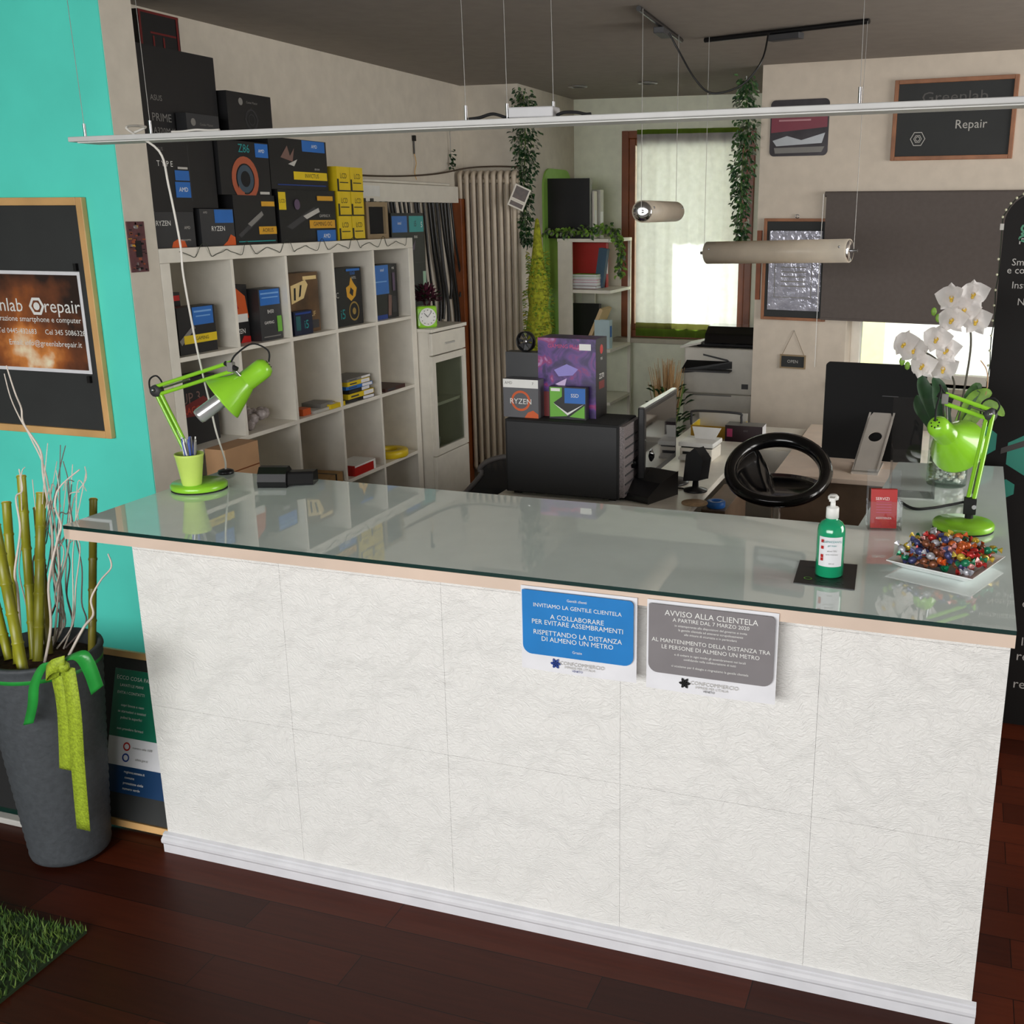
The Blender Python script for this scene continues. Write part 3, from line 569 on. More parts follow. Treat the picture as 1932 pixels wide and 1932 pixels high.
b.decs([('r', 0, .45, 1, 1, DGN), ('r', 0, .0, 1, .22, DBL), ('o', .27, .38, .035, .012, RED), ('o', .27, .29, .035, .012, BLUE2), ('t', 'ECCO COSA FARE', .3, .93, .045, WPRINT), ('t', 'LAVATI LE MANI', .26, .87, .032, WPRINT), ('t', 'EVITA I CONTATTI', .26, .81, .032, WPRINT), ('t', 'copri bocca e naso', .3, .71, .03, WPRINT), ('t', 'se starnutisci o tossisci', .3, .66, .03, WPRINT), ('t', 'pulisci le superfici', .3, .61, .03, WPRINT), ('t', 'non prendere farmaci', .3, .52, .03, WPRINT),
        ('t', 'numero utile 1500', .5, .38, .026, GREY), ('t', 'salute.gov.it', .5, .29, .026, GREY), ('t', 'regione.veneto.it', .42, .18, .03, WPRINT), ('t', 'comune', .36, .135, .03, WPRINT), ('t', 'protezione civile', .42, .09, .03, WPRINT), ('t', 'numero verde', .4, .045, .03, WPRINT)], (-W_/2, -.002, 0), (W_, 0, 0), (0, 0, H_))
o = b.ob('leaflet', None, (.012, l1.y+.009*math.cos(LA), l1.z-.009*math.sin(LA)))
o.rotation_euler = (-LA, 0, 0); tag(o, 'green, white and blue information leaflet fixed on the leaning board', 'leaflet')
# low black stand at far left with a light foot bar
q = PZ(25, 1590, 0)
t = thing('display_stand', 'low black display stand with a pale foot bar left of the planter', 'stand', (q.x-.32, q.y+.12, 0))
MB().prism([(-.3, 0, .02), (.3, 0, .02), (.3, .1, .42), (-.3, .1, .42)], (0, .02, .004), MATB).ob('panel', t)
MB().box((-.3, -.05, 0), (.33, -.02, .02), LGREY).box((.30, -.05, 0), (.33, .2, .02), LGREY).ob('foot_bar', t, bevel=.003)
# planter
pl = PZ(136, 1604, 0); PH = PY(98, 1226, pl.y).z; RB, RT = .106, .155
t = thing('planter', 'tall dark woven tapered planter with a green ribbon bow on the floor', 'planter', pl)
WOV = M('woven_dark_resin', (66, 70, 74), .65, var=.15, scale=60, bump=.25, bscale=90)
prof = [(0, .0), (RB-.02, 0), (RB-.003, .012)]; n_ = 46
for i in range(n_+1):
    z = .015+(PH-.03)*i/n_; r_ = RB+(RT-RB)*(z/PH); prof.append((r_+(.0018 if i % 2 else -.0008), z))
prof += [(RT+.003, PH-.008), (RT+.001, PH), (RT-.012, PH), (RT-.018, PH-.05), (0, PH-.05)]
MB().lathe(prof, WOV, n=44).ob('pot', t)
def ribbon(pts, w_, m, nm, side=(1, 0, 0)):
    P = smooth_path(pts, 5); vs = []; sdv = Vector(side)
    for p in P: vs += [p-sdv*w_*.5, p+sdv*w_*.5]
    MB_ = MB(); MB_.add(vs, [(2*i, 2*i+1, 2*i+3, 2*i+2) for i in range(len(P)-1)], m, True); o = MB_.ob(nm, t); sm = o.modifiers.new('thickness', 'SOLIDIFY'); sm.thickness = .0015
RG = M('green_satin_ribbon', (44, 150, 62), .3, var=.15); RL = M('lime_mesh_ribbon', (158, 180, 44), .6, var=.3, scale=150, bump=.5, bscale=300)
Y_ = lambda px, py, y: PY(px, py, y)-pl
yf = pl.y-RT-.012
ribbon([Y_(108, 1258, yf), Y_(122, 1330, yf), Y_(126, 1400, yf+.02), Y_(127, 1452, yf+.045)], .052, RL, 'ribbon_tail')
ribbon([Y_(128, 1258, yf-.004), Y_(140, 1340, yf-.006), Y_(147, 1440, yf+.025), Y_(158, 1565, yf+.065)], .046, RL, 'ribbon_tail')
ribbon([Y_(112, 1262, yf-.008), Y_(88, 1272, yf-.012), Y_(98, 1258, yf-.03), Y_(122, 1250, yf-.02)], .04, RL, 'bow_loop', (.2, 0, 1))
ribbon([Y_(112, 1248, yf), Y_(86, 1252, yf), Y_(66, 1290, yf), Y_(62, 1330, yf+.005), Y_(54, 1366, yf+.01)], .04, RG, 'ribbon_tail', (.9, 0, .3))
ribbon([Y_(118, 1246, yf), Y_(150, 1236, yf-.005), Y_(168, 1258, yf-.004), Y_(184, 1302, yf+.006)], .045, RG, 'ribbon_tail', (.75, .2, .6))
MB().ball(Y_(116, 1256, yf-.014), .02, RL, 10, (1.2, .7, .9)).ob('bow_knot', t)
MB().lathe([(RT-.012, 0), (RT-.002, .002), (RT-.001, .02), (RT-.01, .022)], RG, (0, 0, PH-.045), n=44).ob('ribbon_band', t)
MB().lathe([(0, 0), (RT-.019, 0), (RT-.019, .012), (0, .02)], M('bark_mulch', (84, 58, 42), .95, var=.5, scale=70, bump=.8, bscale=60), (0, 0, PH-.05), n=30).ob('soil', t)
# bamboo canes
soil = PH-.032
BAM = M('bamboo_cane', (150, 150, 34), .35, var=.35, scale=7); BAMD = M('bamboo_dark', (120, 112, 30), .4, var=.4, scale=7); BCUT = M('bamboo_cut', (216, 168, 96), .7)
canes = [((-.12, -.10), (12, 948), .0, .0125, 'leftmost green bamboo cane in the planter, cut lowest'), ((-.10, -.05), (40, 898), .05, .0125, 'tall green bamboo cane second from left in the planter'), ((-.075, -.06), (78, 930), .03, .0135, 'bamboo cane with pale cut top in the middle of the planter'),
         ((-.085, -.0), (70, 958), .06, .011, 'bamboo cane tucked behind the middle one in the planter'), ((.045, .06), (176, 942), .19, .0115, 'bamboo cane leaning right, standing alone beside the counter end'), ((-.045, -.15), (-10, 990), -.12, .0145, 'thick yellow-green bamboo cane in front, leaning out of frame'), ((-.18, -.08), (-40, 1010), -.06, .0125, 'green bamboo cane at far left edge of the planter')]
for (bx, by), tp, ty, r_, lab in canes:
    a = Vector((pl.x+(bx+.075)*.8, pl.y+(by+.04)*.8, soil)); e = PY(*tp, ty); d = e-a; N = 5; pts = []; rs = []
    for i in range(N):
        for q, f in ((0, 1.12), (.06, .96), (.94, .96), (.985, 1.1)): pts.append(d*((i+q)/N)); rs.append(r_*f)
    pts.append(d); rs.append(r_); b = MB(); b.tube(pts, rs, BAM if r_ > .0118 else BAMD, 10); b.cyl(d, d+d.normalized()*.002, r_*.95, BCUT, 10)
    tag(b.ob('bamboo_cane', None, a), lab, 'bamboo', 'bamboo canes in the planter')
# corkscrew willow twigs
TWG = M('pale_willow_bark', (226, 214, 202), .7, var=.12); TWD = M('grey_willow_bark', (122, 108, 104), .8, var=.2)
tw = [([(100, 1240), (96, 1180), (92, 1100), (108, 1020), (115, 990), (104, 955), (112, 920), (150, 886)], -.08, .0042, TWG, 'pale curly willow twig bending right past the worktop corner'),
      ([(54, 1220), (34, 1120), (28, 1080), (38, 1000), (30, 940), (42, 925), (36, 885)], -.12, .004, TWG, 'pale curly willow twig in front of the bamboo at left'),
      ([(115, 1235), (118, 1160), (100, 1080), (98, 1000), (82, 900), (76, 850), (45, 800), (40, 770), (28, 740), (12, 690)], .02, .0042, TWG, 'longest pale willow twig reaching up over the fireplace poster'),
      ([(110, 1240), (122, 1180), (112, 1110), (128, 1040), (134, 980), (130, 935), (150, 928)], .04, .0035, TWG, 'pale willow twig ending with a short hook at the teal wall'),
      ([(140, 1190), (158, 1184), (176, 1160), (172, 1130), (190, 1095), (210, 1070), (204, 1045)], -.02, .0042, TWG, 'pale willow twig curving far right in front of the counter end'),
      ([(96, 1235), (86, 1170), (116, 1120), (102, 1060), (128, 1000), (140, 940), (162, 905), (160, 880)], .06, .003, TWG, 'thin pale willow twig behind the bent one')]
for i in range(20): 
    x0 = 60+R.random()*90; pts = [(x0, 1235)]
    xx = x0
    for k in range(6): xx += R.uniform(-16, 20); pts.append((xx, 1235-(k+1)*R.uniform(45, 68)))
    tw.append((pts, R.uniform(-.02, .12), .0026, TWD if i % 5 < 2 else TWG, None))
tw.append(([(88, 900), (60, 830), (38, 790), (20, 750), (8, 705)], .05, .003, TWG, None))
for pts, y, r_, m, lab in tw:
    P = [PY(*p, y+.012*math.sin(i*2.1)) for i, p in enumerate(pts)]; a = P[0]
    base = Vector((max(pl.x-.09, min(pl.x+.09, a.x)), max(pl.y-.08, min(pl.y+.08, y-.03)), soil)); P = [base]+P[1:] if (a.z < .8) else [base, (base+a)*.5+Vector((.03, 0, 0))]+P
    P = smooth_path([p-base for p in P], 6); n_ = len(P)
    tag(MB().tube(P, [r_*(1-.55*i/n_) for i in range(n_)], m, 6).ob('willow_twig', None, base), lab or ('thin grey willow twig among the bamboo in the planter' if m is TWD else 'thin straight pale willow twig among the bamboo in the planter'), 'twig', 'willow twigs in the planter')
# grass rug
b = MB(); b.box((-1.5, -1.5, 0), (.228, -.378, .008), M('rug_backing', (34, 52, 22), .95)); GRS = [M('rug_grass_a', (70, 104, 36), .7, var=.3), M('rug_grass_b', (52, 84, 30), .7), M('rug_grass_c', (98, 124, 48), .7)]
for i in range(9000):
    x, y = R.uniform(-.62, .228), R.uniform(-1.0, -.376); a = R.uniform(0, 6.28); h_ = R.uniform(.014, .026); dx, dy = math.cos(a)*.0025, math.sin(a)*.0025; lx, ly = R.uniform(-.012, .012), R.uniform(-.012, .012)
    b.add([(x-dx, y-dy, .007), (x+dx, y+dy, .007), (x+lx, y+ly, .007+h_)], [(0, 1, 2)], GRS[i % 3])
tag(b.ob('grass_rug'), 'artificial green grass rug lying on the dark wood floor at bottom left', 'rug')
# circuit board hung on the pillar end
q0, q1 = PX(243, 418, -.415), PX(286, 512, -.415)
b = MB(); w_, h_ = q1.y-q0.y, q0.z-q1.z; w_ = max(w_, .075)
b.box((-w_/2, -.004, 0), (w_/2, .0, h_), M('maroon_board', (92, 52, 56), .4, var=.25, scale=60))
for i in range(46):
    x, z = R.uniform(-.44, .44)*w_, R.uniform(.04, .94)*h_; s1, s2 = R.uniform(.002, .007), R.uniform(.002, .009)
    b.box((x-s1, -.004-R.uniform(.001, .004), z-s2*.5), (x+s1, -.004, z+s2*.5), R.choice([MATB, STEEL, GOLD, GREY, MATB, M('copper', (190, 110, 80), .3, .8)]))
b.box((-.012, -.007, h_*.3), (.014, -.004, h_*.62), MATB); b.cyl((0, -.004, h_*.96), (0, .0, h_*.96), .004, STEEL, 10)
tag(b.ob('circuit_board', None, (-.4245, .786+w_/2+.004, q1.z), PI/2), 'maroon electronic circuit board hung on the beige pillar end', 'circuit board')

# ================================================================== CUBE SHELF AND ITS CONTENTS
SX, SY0, SZT, SD = -.425, .932, 1.6758, .385
def cy(k): return [0, .05, .0][k] if k < 0 else (.0 if k == 0 else 1.841 if k == 5 else .05+k*.335+(k-.5)*.0165)
sh = thing('cube_shelf', 'large white cube shelf unit along the left wall full of boxed computer parts', 'shelf', (SX-SD, SY0, 0))
zb = SZT-.05*2-.335*4-.0165*3
MB().box((0, 0, SZT-.05), (SD, 1.841, SZT), LAC).ob('top_board', sh, bevel=.0015)
MB().box((0, 0, zb), (SD, 1.841, zb+.05), LAC).ob('bottom_board', sh, bevel=.0015)
for y in (0, 1.791): MB().box((0, y, zb+.0505), (SD, y+.05, SZT-.0505), LAC).ob('side_board', sh, bevel=.0015)
sz = [SZT-.05-.335*k-.0165*(k-.5) for k in range(1, 4)]
for z in sz: MB().box((.004, .0505, z-.00825), (SD-.001, 1.7905, z+.00825), LAC).ob('shelf_board', sh)
for k in range(1, 5):
    y = cy(k); b = MB()
    zz = [SZT-.0505]+[v for z in sz for v in (z+.0085, z-.0085)]+[zb+.0505]
    for i in range(0, 8, 2): b.box((.004, y-.00825, zz[i+1]), (SD-.001, y+.00825, zz[i]), LAC)
    b.ob('divider', sh)
MB().box((0, .03, .0), (SD, .06, zb-.0005), LAC).box((0, 1.78, 0), (SD, 1.81, zb-.0005), LAC).box((0, .06, 0), (.02, 1.78, zb-.0005), LAC).ob('plinth', sh)
MB().box((-.0035, 0.001, zb+.001), (.0035, 1.84, SZT-.001), M('shelf_back_board', (206, 198, 186), .6)).ob('back_board', sh)
ZT = SZT+.0006; z1 = sz[0]+.0088; z2 = sz[1]+.0088; z3 = sz[2]+.0088; XF = SX-.02
# wire loops of the light chain along the shelf's front edge
P = []
for k in range(60):
    y = SY0+.1+k*.029; P.append((SX+.006+.004*math.sin(k*1.7), y, SZT-.012+(.02 if k % 9 in (4, 5) else -.025*abs(math.sin(k*.35)))))
tag(MB().tube(smooth_path(P, 3), .0013, M('dark_green_wire', (52, 60, 46), .6), 5).ob('light_chain'), 'thin dark green light chain draped along the shelf top edge', 'light chain')
def amd(x, y, s): return [('t', 'RYZEN', x, y, s, WPRINT), ('p', [(.55, .0), (1, 0), (1, .1), (.8, .26), (.62, .17)], ORANGE)]
LBL = lambda x0, y0, x1, y1: [('r', x0, y0, x1, y1, BLUE), ('r', x0+.04, y1-(y1-y0)*.3, x1-.04, y1-(y1-y0)*.2, M('pale_blue', (120, 170, 226), .4)), ('r', x0+.08, y1-(y1-y0)*.55, x1-.08, y1-(y1-y0)*.48, M('pale_blue'))]
# on top, bottom row
sbox('product_box', 'dark processor box at the shelf\'s near end, lowest of its stack', .962, 1.166, ZT, 1.80, -.452, .2, BOXG, [('t', 'RYZEN', .2, .68, .2, WPRINT), ('p', [(.35, 0), (.75, 0), (.7, .18), (.55, .25), (.4, .16)], ORANGE), ('t', 'AMD', .8, .55, .12, LGREY), ('t', 'THREADRIPPER', .72, .2, .07, LGREY)])
sbox('product_box', 'charcoal processor box with small blue label, second on the shelf top', 1.205, 1.40, ZT, 1.811, -.455, .2, BOXG, [('t', 'AMD', .16, .9, .08, LGREY), ('r', .42, .62, .98, .98, BLUE), ('t', 'RYZEN', .5, .46, .19, WPRINT), ('p', [(.6, .0), (1, 0), (1, .22), (.86, .3), (.75, .12)], ORANGE)])
MBOX = [('p', [(.06, .2), (.62, .62), (.68, .56), (.12, .14)], DGREY), ('p', [(.3, .42), (.66, .68), (.7, .6), (.38, .36)], GREY), ('r', .56, .2, 1, .36, GOLD), ('t', 'AORUS', .78, .28, .12, BOXB)]
sbox('product_box', 'black motherboard box with amber strip in the middle of the shelf top', 1.405, 1.672, ZT, 1.863, -.455, .24, BOXB, MBOX+[('r', .66, .78, .99, .88, GOLD), ('r', .05, .05, .95, .07, TEALP)])
sbox('product_box', 'black motherboard box with amber banner and blue corner beside the yellow boxes', 1.70, 2.125, ZT, 1.89, -.455, .24, BOXB, [('p', [(.1, .3), (.6, .68), (.66, .6), (.2, .25)], DGREY), ('p', [(.4, .5), (.68, .66), (.7, .58), (.46, .44)], LGREY), ('r', .0, .62, .12, .95, YEL), ('t', 'LCD', .06, .78, .1, BOXB), ('r', .5, .26, .97, .42, GOLD), ('t', 'GAMING OC', .74, .34, .12, BOXB), ('r', .62, .0, .97, .22, BLUE), ('t', 'AMD', .8, .1, .12, WPRINT), ('r', .66, .8, .95, .89, GOLD), ('t', 'GAMING X', .78, .5, .08, LGREY), ('c', .3, .72, .1, M('dusk_violet', (92, 74, 100), .4))])
# second row
sbox('product_box', 'tall black case box with small blue label, above the near processor box', .962, 1.172, 1.8006, 2.045, -.455, .2, BOXB, [('t', 'ASUS', .3, .86, .07, GREY), ('t', 'T Y P E', .4, .66, .11, WPRINT), ('r', .62, .44, .98, .58, BLUE), ('r', .6, .2, .98, .42, BLUE), ('t', 'AMD', .8, .31, .09, WPRINT), ('r', .7, .6, .95, .63, LGREY)])
sbox('product_box', 'black motherboard box with a copper-coloured ring print, second row on the shelf', 1.35, 1.665, 1.8636, 2.064, -.46, .22, BOXB, [('t', 'Z86', .5, .86, .22, TEALP), ('r', .72, .72, .99, .98, BLUE), ('t', 'AMD', .85, .84, .09, WPRINT), ('o', .48, .3, .42, .13, M('copper_print', (170, 88, 60), .4)), ('r', .335, .0, .44, .25, M('copper_print')), ('c', .48, .3, .26, M('steel_blue_print', (62, 78, 92), .4)), ('c', .48, .3, .15, MATB), ('r', .75, .02, .95, .07, LGREY)])
sbox('product_box', 'wide black graphics card box with yellow strip, second row on the shelf', 1.672, 2.092, 1.8906, 2.093, -.462, .2, BOXB, [('r', .56, .77, .97, .99, BLUE), ('t', 'AMD', .78, .88, .1, WPRINT), ('p', [(.18, .62), (.3, .86), (.34, .66), (.42, .82), (.38, .55)], M('dusty_rose', (120, 92, 84), .5)), ('p', [(.3, .5), (.46, .6), (.4, .46)], LGREY), ('r', .38, .2, .98, .36, YEL), ('t', 'INVICTUS', .7, .28, .12, BOXB), ('r', .1, .08, .95, .1, BLUE2), ('t', 'o o o', .8, .43, .08, WPRINT)])
sbox('product_box', 'plain black carton standing behind the tall case box and ring-print box', 1.176, 1.342, 1.8136, 2.06, -.475, .2, BOXB, [('r', .1, .1, .14, .9, DGREY)])
# third row and above
sbox('product_box', 'large black motherboard box with silver lettering, near the ceiling', .975, 1.425, 2.0606, 2.355, -.50, .24, BOXB, [('t', 'ASUS', .26, .42, .09, GREY), ('t', 'PRIME', .3, .2, .13, GREY), ('t', 'A320M-K', .32, .05, .1, GREY)])
sbox('product_box', 'small black cooler box with round silver logo in front of the large black box', 1.18, 1.36, 2.0646, 2.142, -.452, .045, BOXG, [('c', .2, .62, .17, GREY), ('t', 'Cooler Master', .6, .55, .16, GREY)])
sbox('product_box', 'black cooler box with fan drawing, standing at the right of the third row', 1.44, 1.72, 2.0940, 2.243, -.468, .2, BOXB, [('c', .3, .78, .09, GREY), ('t', 'Cooler Master', .55, .78, .08, GREY), ('o', .52, .36, .26, .03, DGREY), ('o', .52, .36, .14, .02, DGREY), ('o', .52, .36, .3, .02, DGREY, 4)])
sbox('product_box', 'small black and dark red box topmost under the ceiling', 1.165, 1.375, 2.3556, 2.49, -.60, .1, BOXB, [('r', .0, .0, 1, .06, M('dark_red_print', (110, 30, 30), .4)), ('r', 0, .94, 1, 1, M('dark_red_print')), ('r', 0, .06, .05, .94, M('dark_red_print')), ('r', .25, .45, .9, .5, M('dark_red_print')), ('r', .3, .1, .34, .4, M('dark_red_print')), ('r', .55, .1, .59, .4, M('dark_red_print')), ('r', .92, .06, .97, .94, M('dark_red_print'))])
# yellow LCD boxes : two piles of three
names = ['lowest', 'middle', 'topmost']
for j in range(2):
    for k in range(3):
        o = sbox('lcd_box', f'yellow screen box, {names[k]} of the {"left" if j == 0 else "right"} pile at the shelf end', 2.142+j*.112, 2.142+j*.112+.109, ZT+k*.1066, ZT+k*.1066+.106, -.452+.002*k, .2, YEL, [('t', 'LCD', .55 if j else .5, .62, .3, BOXB, .9), ('r', .2, .34, .85, .38, BOXB), ('r', 0, 0, 1, .05, BOXB), ('r', 0, .05, .12, .5, BOXB)], (), 'yellow screen boxes at the shelf end')
# little frame at the end
t = thing('photo_frame', 'small sand-coloured box frame with dark picture beside the yellow boxes', 'frame', (-.48, 2.50, ZT), PI/2)
b = MB(); ring(b, -.1, .1, 0, .17, -.02, .03, .022, M('sand_wood', (150, 130, 100), .6)); b.ob('frame', t); MB().box((-.0785, -.005, .0225), (.0785, .02, .1475), MATB).ob('picture', t)
# row one cells
def cell(k, z, xf=XF): return SY0+cy(k)+.009 if k else SY0+.051
sbox('product_box', 'black motherboard box with yellow stripe and blue label in the first top cube', 1.03, 1.24, z1, 1.463, -.46, .06, BOXB, LBL(.4, .6, .95, .98)+[('p', [(.0, .3), (.4, .62), (.44, .54), (.05, .2)], GREY), ('r', .12, .22, 1, .4, YEL), ('t', 'GAMING', .6, .31, .11, BOXB)])
sbox('product_box', 'plain black box with red edge behind the yellow-striped one', 1.0, 1.165, z1, 1.51, -.55, .06, BOXB, [('r', .5, .86, .98, .95, RED)])
sbox('product_box', 'fiery orange graphics box at the back of the second top cube', 1.355, 1.50, z1, 1.52, -.50, .08, BOXB, [('p', [(0, .5), (1, .42), (.9, .8), (.5, .96), (.1, .9)], ORANGE), ('p', [(0, .55), (.6, .6), (.3, .85)], RED), ('r', .0, .36, .95, .5, WPRINT), ('t', 'RYZEN', .5, .2, .12, WPRINT), ('p', [(.55, .0), (1, 0), (1, .1), (.7, .12)], RED)])
sbox('product_box', 'charcoal motherboard box with blue and green labels in the second top cube', 1.512, 1.655, z1, 1.50, -.455, .07, BOXG, LBL(.05, .68, .98, .98)+[('t', 'B450', .5, .55, .1, WPRINT), ('t', 'GAMING', .4, .34, .08, WPRINT), ('r', .78, .14, 1, .45, GREENP), ('r', .1, .06, .9, .08, GREY)])
sbox('product_box', 'bronze motherboard box with a large pale emblem in the third top cube', 1.735, 1.965, z1, 1.548, -.47, .07, M('bronze_card', (92, 68, 44), .4, var=.4, scale=10), [('p', [(.1, .5), (.5, .58), (.66, .8), (.58, .88), (.1, .8)], M('pale_gold', (226, 200, 140), .4)), ('p', [(.18, .56), (.24, .56), (.26, .76), (.2, .76)], BOXB), ('p', [(.34, .6), (.4, .62), (.46, .8), (.4, .8)], BOXB), ('r', .5, .88, .95, .94, M('pale_gold')), ('t', 'TUF', .74, .3, .12, M('pale_gold')), ('r', .6, .06, .95, .2, DGREY)])
sbox('product_box', 'small dark blue processor box in front of the bronze box', 1.722, 1.86, z1, 1.392, -.44, .024, M('navy_card', (20, 28, 56), .4), [('t', 'i5', .66, .4, .5, TEALP), ('r', .1, .2, .34, .8, M('ink_green', (30, 92, 96), .4)), ('r', .08, .86, .92, .94, BLUE2)])
sbox('product_box', 'black motherboard box with golden lion-like print in the fourth top cube', 2.07, 2.315, z1, 1.553, -.46, .07, BOXB, [('p', [(.46, .5), (.6, .42), (.76, .5), (.82, .64), (.7, .74), (.62, .84), (.56, .7), (.44, .66)], GOLD), ('p', [(.55, .56), (.66, .5), (.7, .6), (.6, .66)], BOXB), ('o', .68, .24, .17, .03, M('brass_print', (150, 124, 60), .4)), ('c', .68, .24, .06, M('brass_print')), ('t', 'i5', .28, .2, .24, TEALP), ('t', 'B360', .68, .9, .08, BLUE), ('t', 'C', .12, .54, .14, LGREY), ('r', .46, .94, .94, .98, BLUE), ('t', 'INTEL', .72, .82, .06, LGREY)])
sbox('product_box', 'black motherboard box with large blue panel in the fifth top cube', 2.41, 2.66, z1, 1.553, -.462, .07, BOXB, [('r', .0, .46, .66, .99, BLUE), ('t', 'intel', .42, .9, .08, WPRINT), ('r', .08, .68, .58, .7, M('pale_blue')), ('r', .02, .0, .55, .08, BLUE2), ('p', [(.58, .05), (.7, .05), (.76, .42), (.62, .44)], M('dusty_rose')), ('t', 'MSI', .84, .92, .06, WPRINT), ('r', .8, .5, .9, .84, M('dusk_violet')), ('r', .74, .1, .92, .4, DGREY)])
# row two
sbox('product_box', 'black graphics card box with glowing red lettering in the first lower cube', 1.0, 1.255, z2, 1.197, -.50, .1, BOXB, [('t', 'UP 3', .42, .7, .22, M('dusty_rose')), ('p', [(.05, .45), (.3, .62), (.7, .7), (.9, .56), (.6, .42)], M('dark_red_print')), ('t', 'DRAGON', .42, .52, .14, M('ember', (190, 70, 40), .4))])
PB_ = thin_glass('crumpled_polybag', (226, 222, 220), .8, .15); o = MB()
for i in range(16): o.ball((R.uniform(-.05, .05), R.uniform(-.11, .11), .028+R.uniform(0, .03)), .026, M('polybag_grey', (170, 160, 158), .25, var=.3, scale=60), 8, (R.uniform(.7, 1.2), R.uniform(.7, 1.3), R.uniform(.5, 1)), Matrix.Rotation(R.uniform(0, 3), 3, 'X'))
tag(o.ob('plastic_bag', None, (-.52, 1.49, z2)), 'crumpled clear plastic bag of cables in the second lower cube', 'bag')
o = MB(); o.box((-.06, -.05, 0), (.06, .1, .012), LGREY); o.box((-.05, .02, .0122), (.05, .12, .03), GREY); o.box((.0, -.12, 0), (.05, -.06, .03), ORANGE)
tag(o.ob('parts_tray', None, (-.50, 1.87, z2)), 'small flat tray of loose grey parts in the third lower cube', 'tray')
tag(MB().box((-.04, -.06, 0), (.04, .06, .02), YEL).decs([('r', .1, .1, .9, .5, PAPER)], (-.04, -.06, .02), (.08, 0, 0), (0, .12, 0)).ob('manual', None, (-.47, 2.0, z2)), 'little yellow booklet lying in the third lower cube', 'booklet')
zc = z2
for i, (w_, d_, h_, m, lab) in enumerate([(.24, .15, .016, BOXB, 'black flat box, lowest of the stack in the fourth lower cube'), (.23, .15, .024, YEL, 'yellow and white flat box, second from the bottom of its stack'), (.2, .14, .018, BOXB, 'black flat box in the middle of the stack'), (.22, .14, .016, BLUE, 'pale blue flat box above the middle black one'), (.2, .14, .02, YEL, 'yellow flat box under the grey top one'), (.23, .13, .012, GREY, 'grey flat box, topmost of the stack in the fourth lower cube')]):
    carton('flat_box', lab, 'box', (-.51, 2.205+.008*(i % 2), zc), (w_, d_, h_), PI/2+.05*(i % 3-1), m, [('r', .6, .1, .98, .9, PAPER), ('r', .1, .3, .4, .6, DGREY)], (), 'flat boxes stacked in the cube'); zc += h_+.0005
carton('flat_box', 'dark maroon low box in the fifth lower cube', 'box', (-.50, 2.53, z2), (.2, .14, .018), PI/2, M('maroon_card', (70, 40, 36), .5), [('r', .1, .2, .5, .8, DGREY)])
# row three
ca, cb = PX(424, 850, -.33), PX(487, 842, -.33)
carton('cardboard_box', 'tall brown cardboard carton on the floor in front of the shelf behind the left lamp', 'box', (-.375, (ca.y+cb.y)/2, 0), (cb.y-ca.y, .09, ca.z), PI/2, CARD, [('r', .0, .9, 1, .905, BROWN)])
carton('cardboard_box', 'flat brown cardboard mailer with dark strap in the third bottom cube', 'box', (-.53, 1.87, z3), (.24, .22, .05), PI/2+.1, M('tan_cardboard', (168, 132, 84), .7), [('r', .7, 0, .76, 1, BOXB)], (), None, 0, [('r', .7, 0, .76, 1, BOXB)])
carton('product_box', 'red and white small box in the fourth bottom cube', 'box', (-.49, 2.2, z3), (.19, .12, .05), PI/2, RED, [('r', 0, .82, 1, 1, WPRINT), ('r', .9, 0, 1, .82, WPRINT)], (), None, 0, [('r', 0, 0, 1, 1, WPRINT)])
o = MB().lathe([(.045, 0), (.09, 0), (.095, .006), (.095, .03), (.09, .036), (.045, .036), (.042, .03), (.042, .006), (.045, 0)], YEL, n=32)
tag(o.ob('cable_coil', None, (-.5, 2.56, z3)), 'yellow coil of cable lying in the fifth bottom cube', 'coil')

# ================================================================== CEILING LAMPS
LB = M('white_aluminium', (206, 206, 204), .4)
la, lb = PY(128, 265, .25), PY(1932, 190, .25)
lz = la.z-.004; lx0 = la.x; 
t = thing('linear_lamp', 'long slim white linear lamp hanging across the room above the counter', 'lamp', (lx0, .25, lz))
ll = 2.95; dz = (lb.z-la.z)/(lb.x-la.x)
b = MB(); b.box((0, 0, 0), (ll, .105, .013), LB); b.ob('profile', t, bevel=.002); t.rotation_euler = (0, -math.atan(dz), 0)
MB().box((.02, .012, -.003), (ll-.02, .093, -.0002), M('opal_diffuser', (226, 226, 222), .5)).ob('diffuser', t)
def wire(pts, r, m, nm, par=None, loc=Vector((0, 0, 0)), k=1): return MB().tube(smooth_path([Vector(p)-loc for p in pts], k) if k > 1 else [Vector(p)-loc for p in pts], r, m, 6).ob(nm, par)
L0 = Vector((lx0, .25, lz)); WIRE = M('steel_wire', (150, 148, 144), .4, .6)
for px in (158, 283, 880, 958, 1045, 1620):
    x = PY(px, 230, .3).x
    wire([(x, .30, lz+.013), (x, .30, 2.5498-dz*(x-lx0))], .0008, WIRE, 'suspension_wire', t, L0); MB().cyl((x-lx0, .05, .0135), (x-lx0, .05, .05), .004, STEEL, 8).ob('wire_clamp', t)
xd0, xd1 = PY(966, 215, .3).x, PY(1050, 215, .3).x
tag(MB().box((0, 0, 0), (xd1-xd0, .05, .024), M('driver_white', (200, 200, 202), .4)).ob('lamp_driver', None, (xd0, .275, lz+dz*(xd1-lx0)+.0142), bevel=.003), 'white power driver box lying on top of the linear lamp', 'driver')
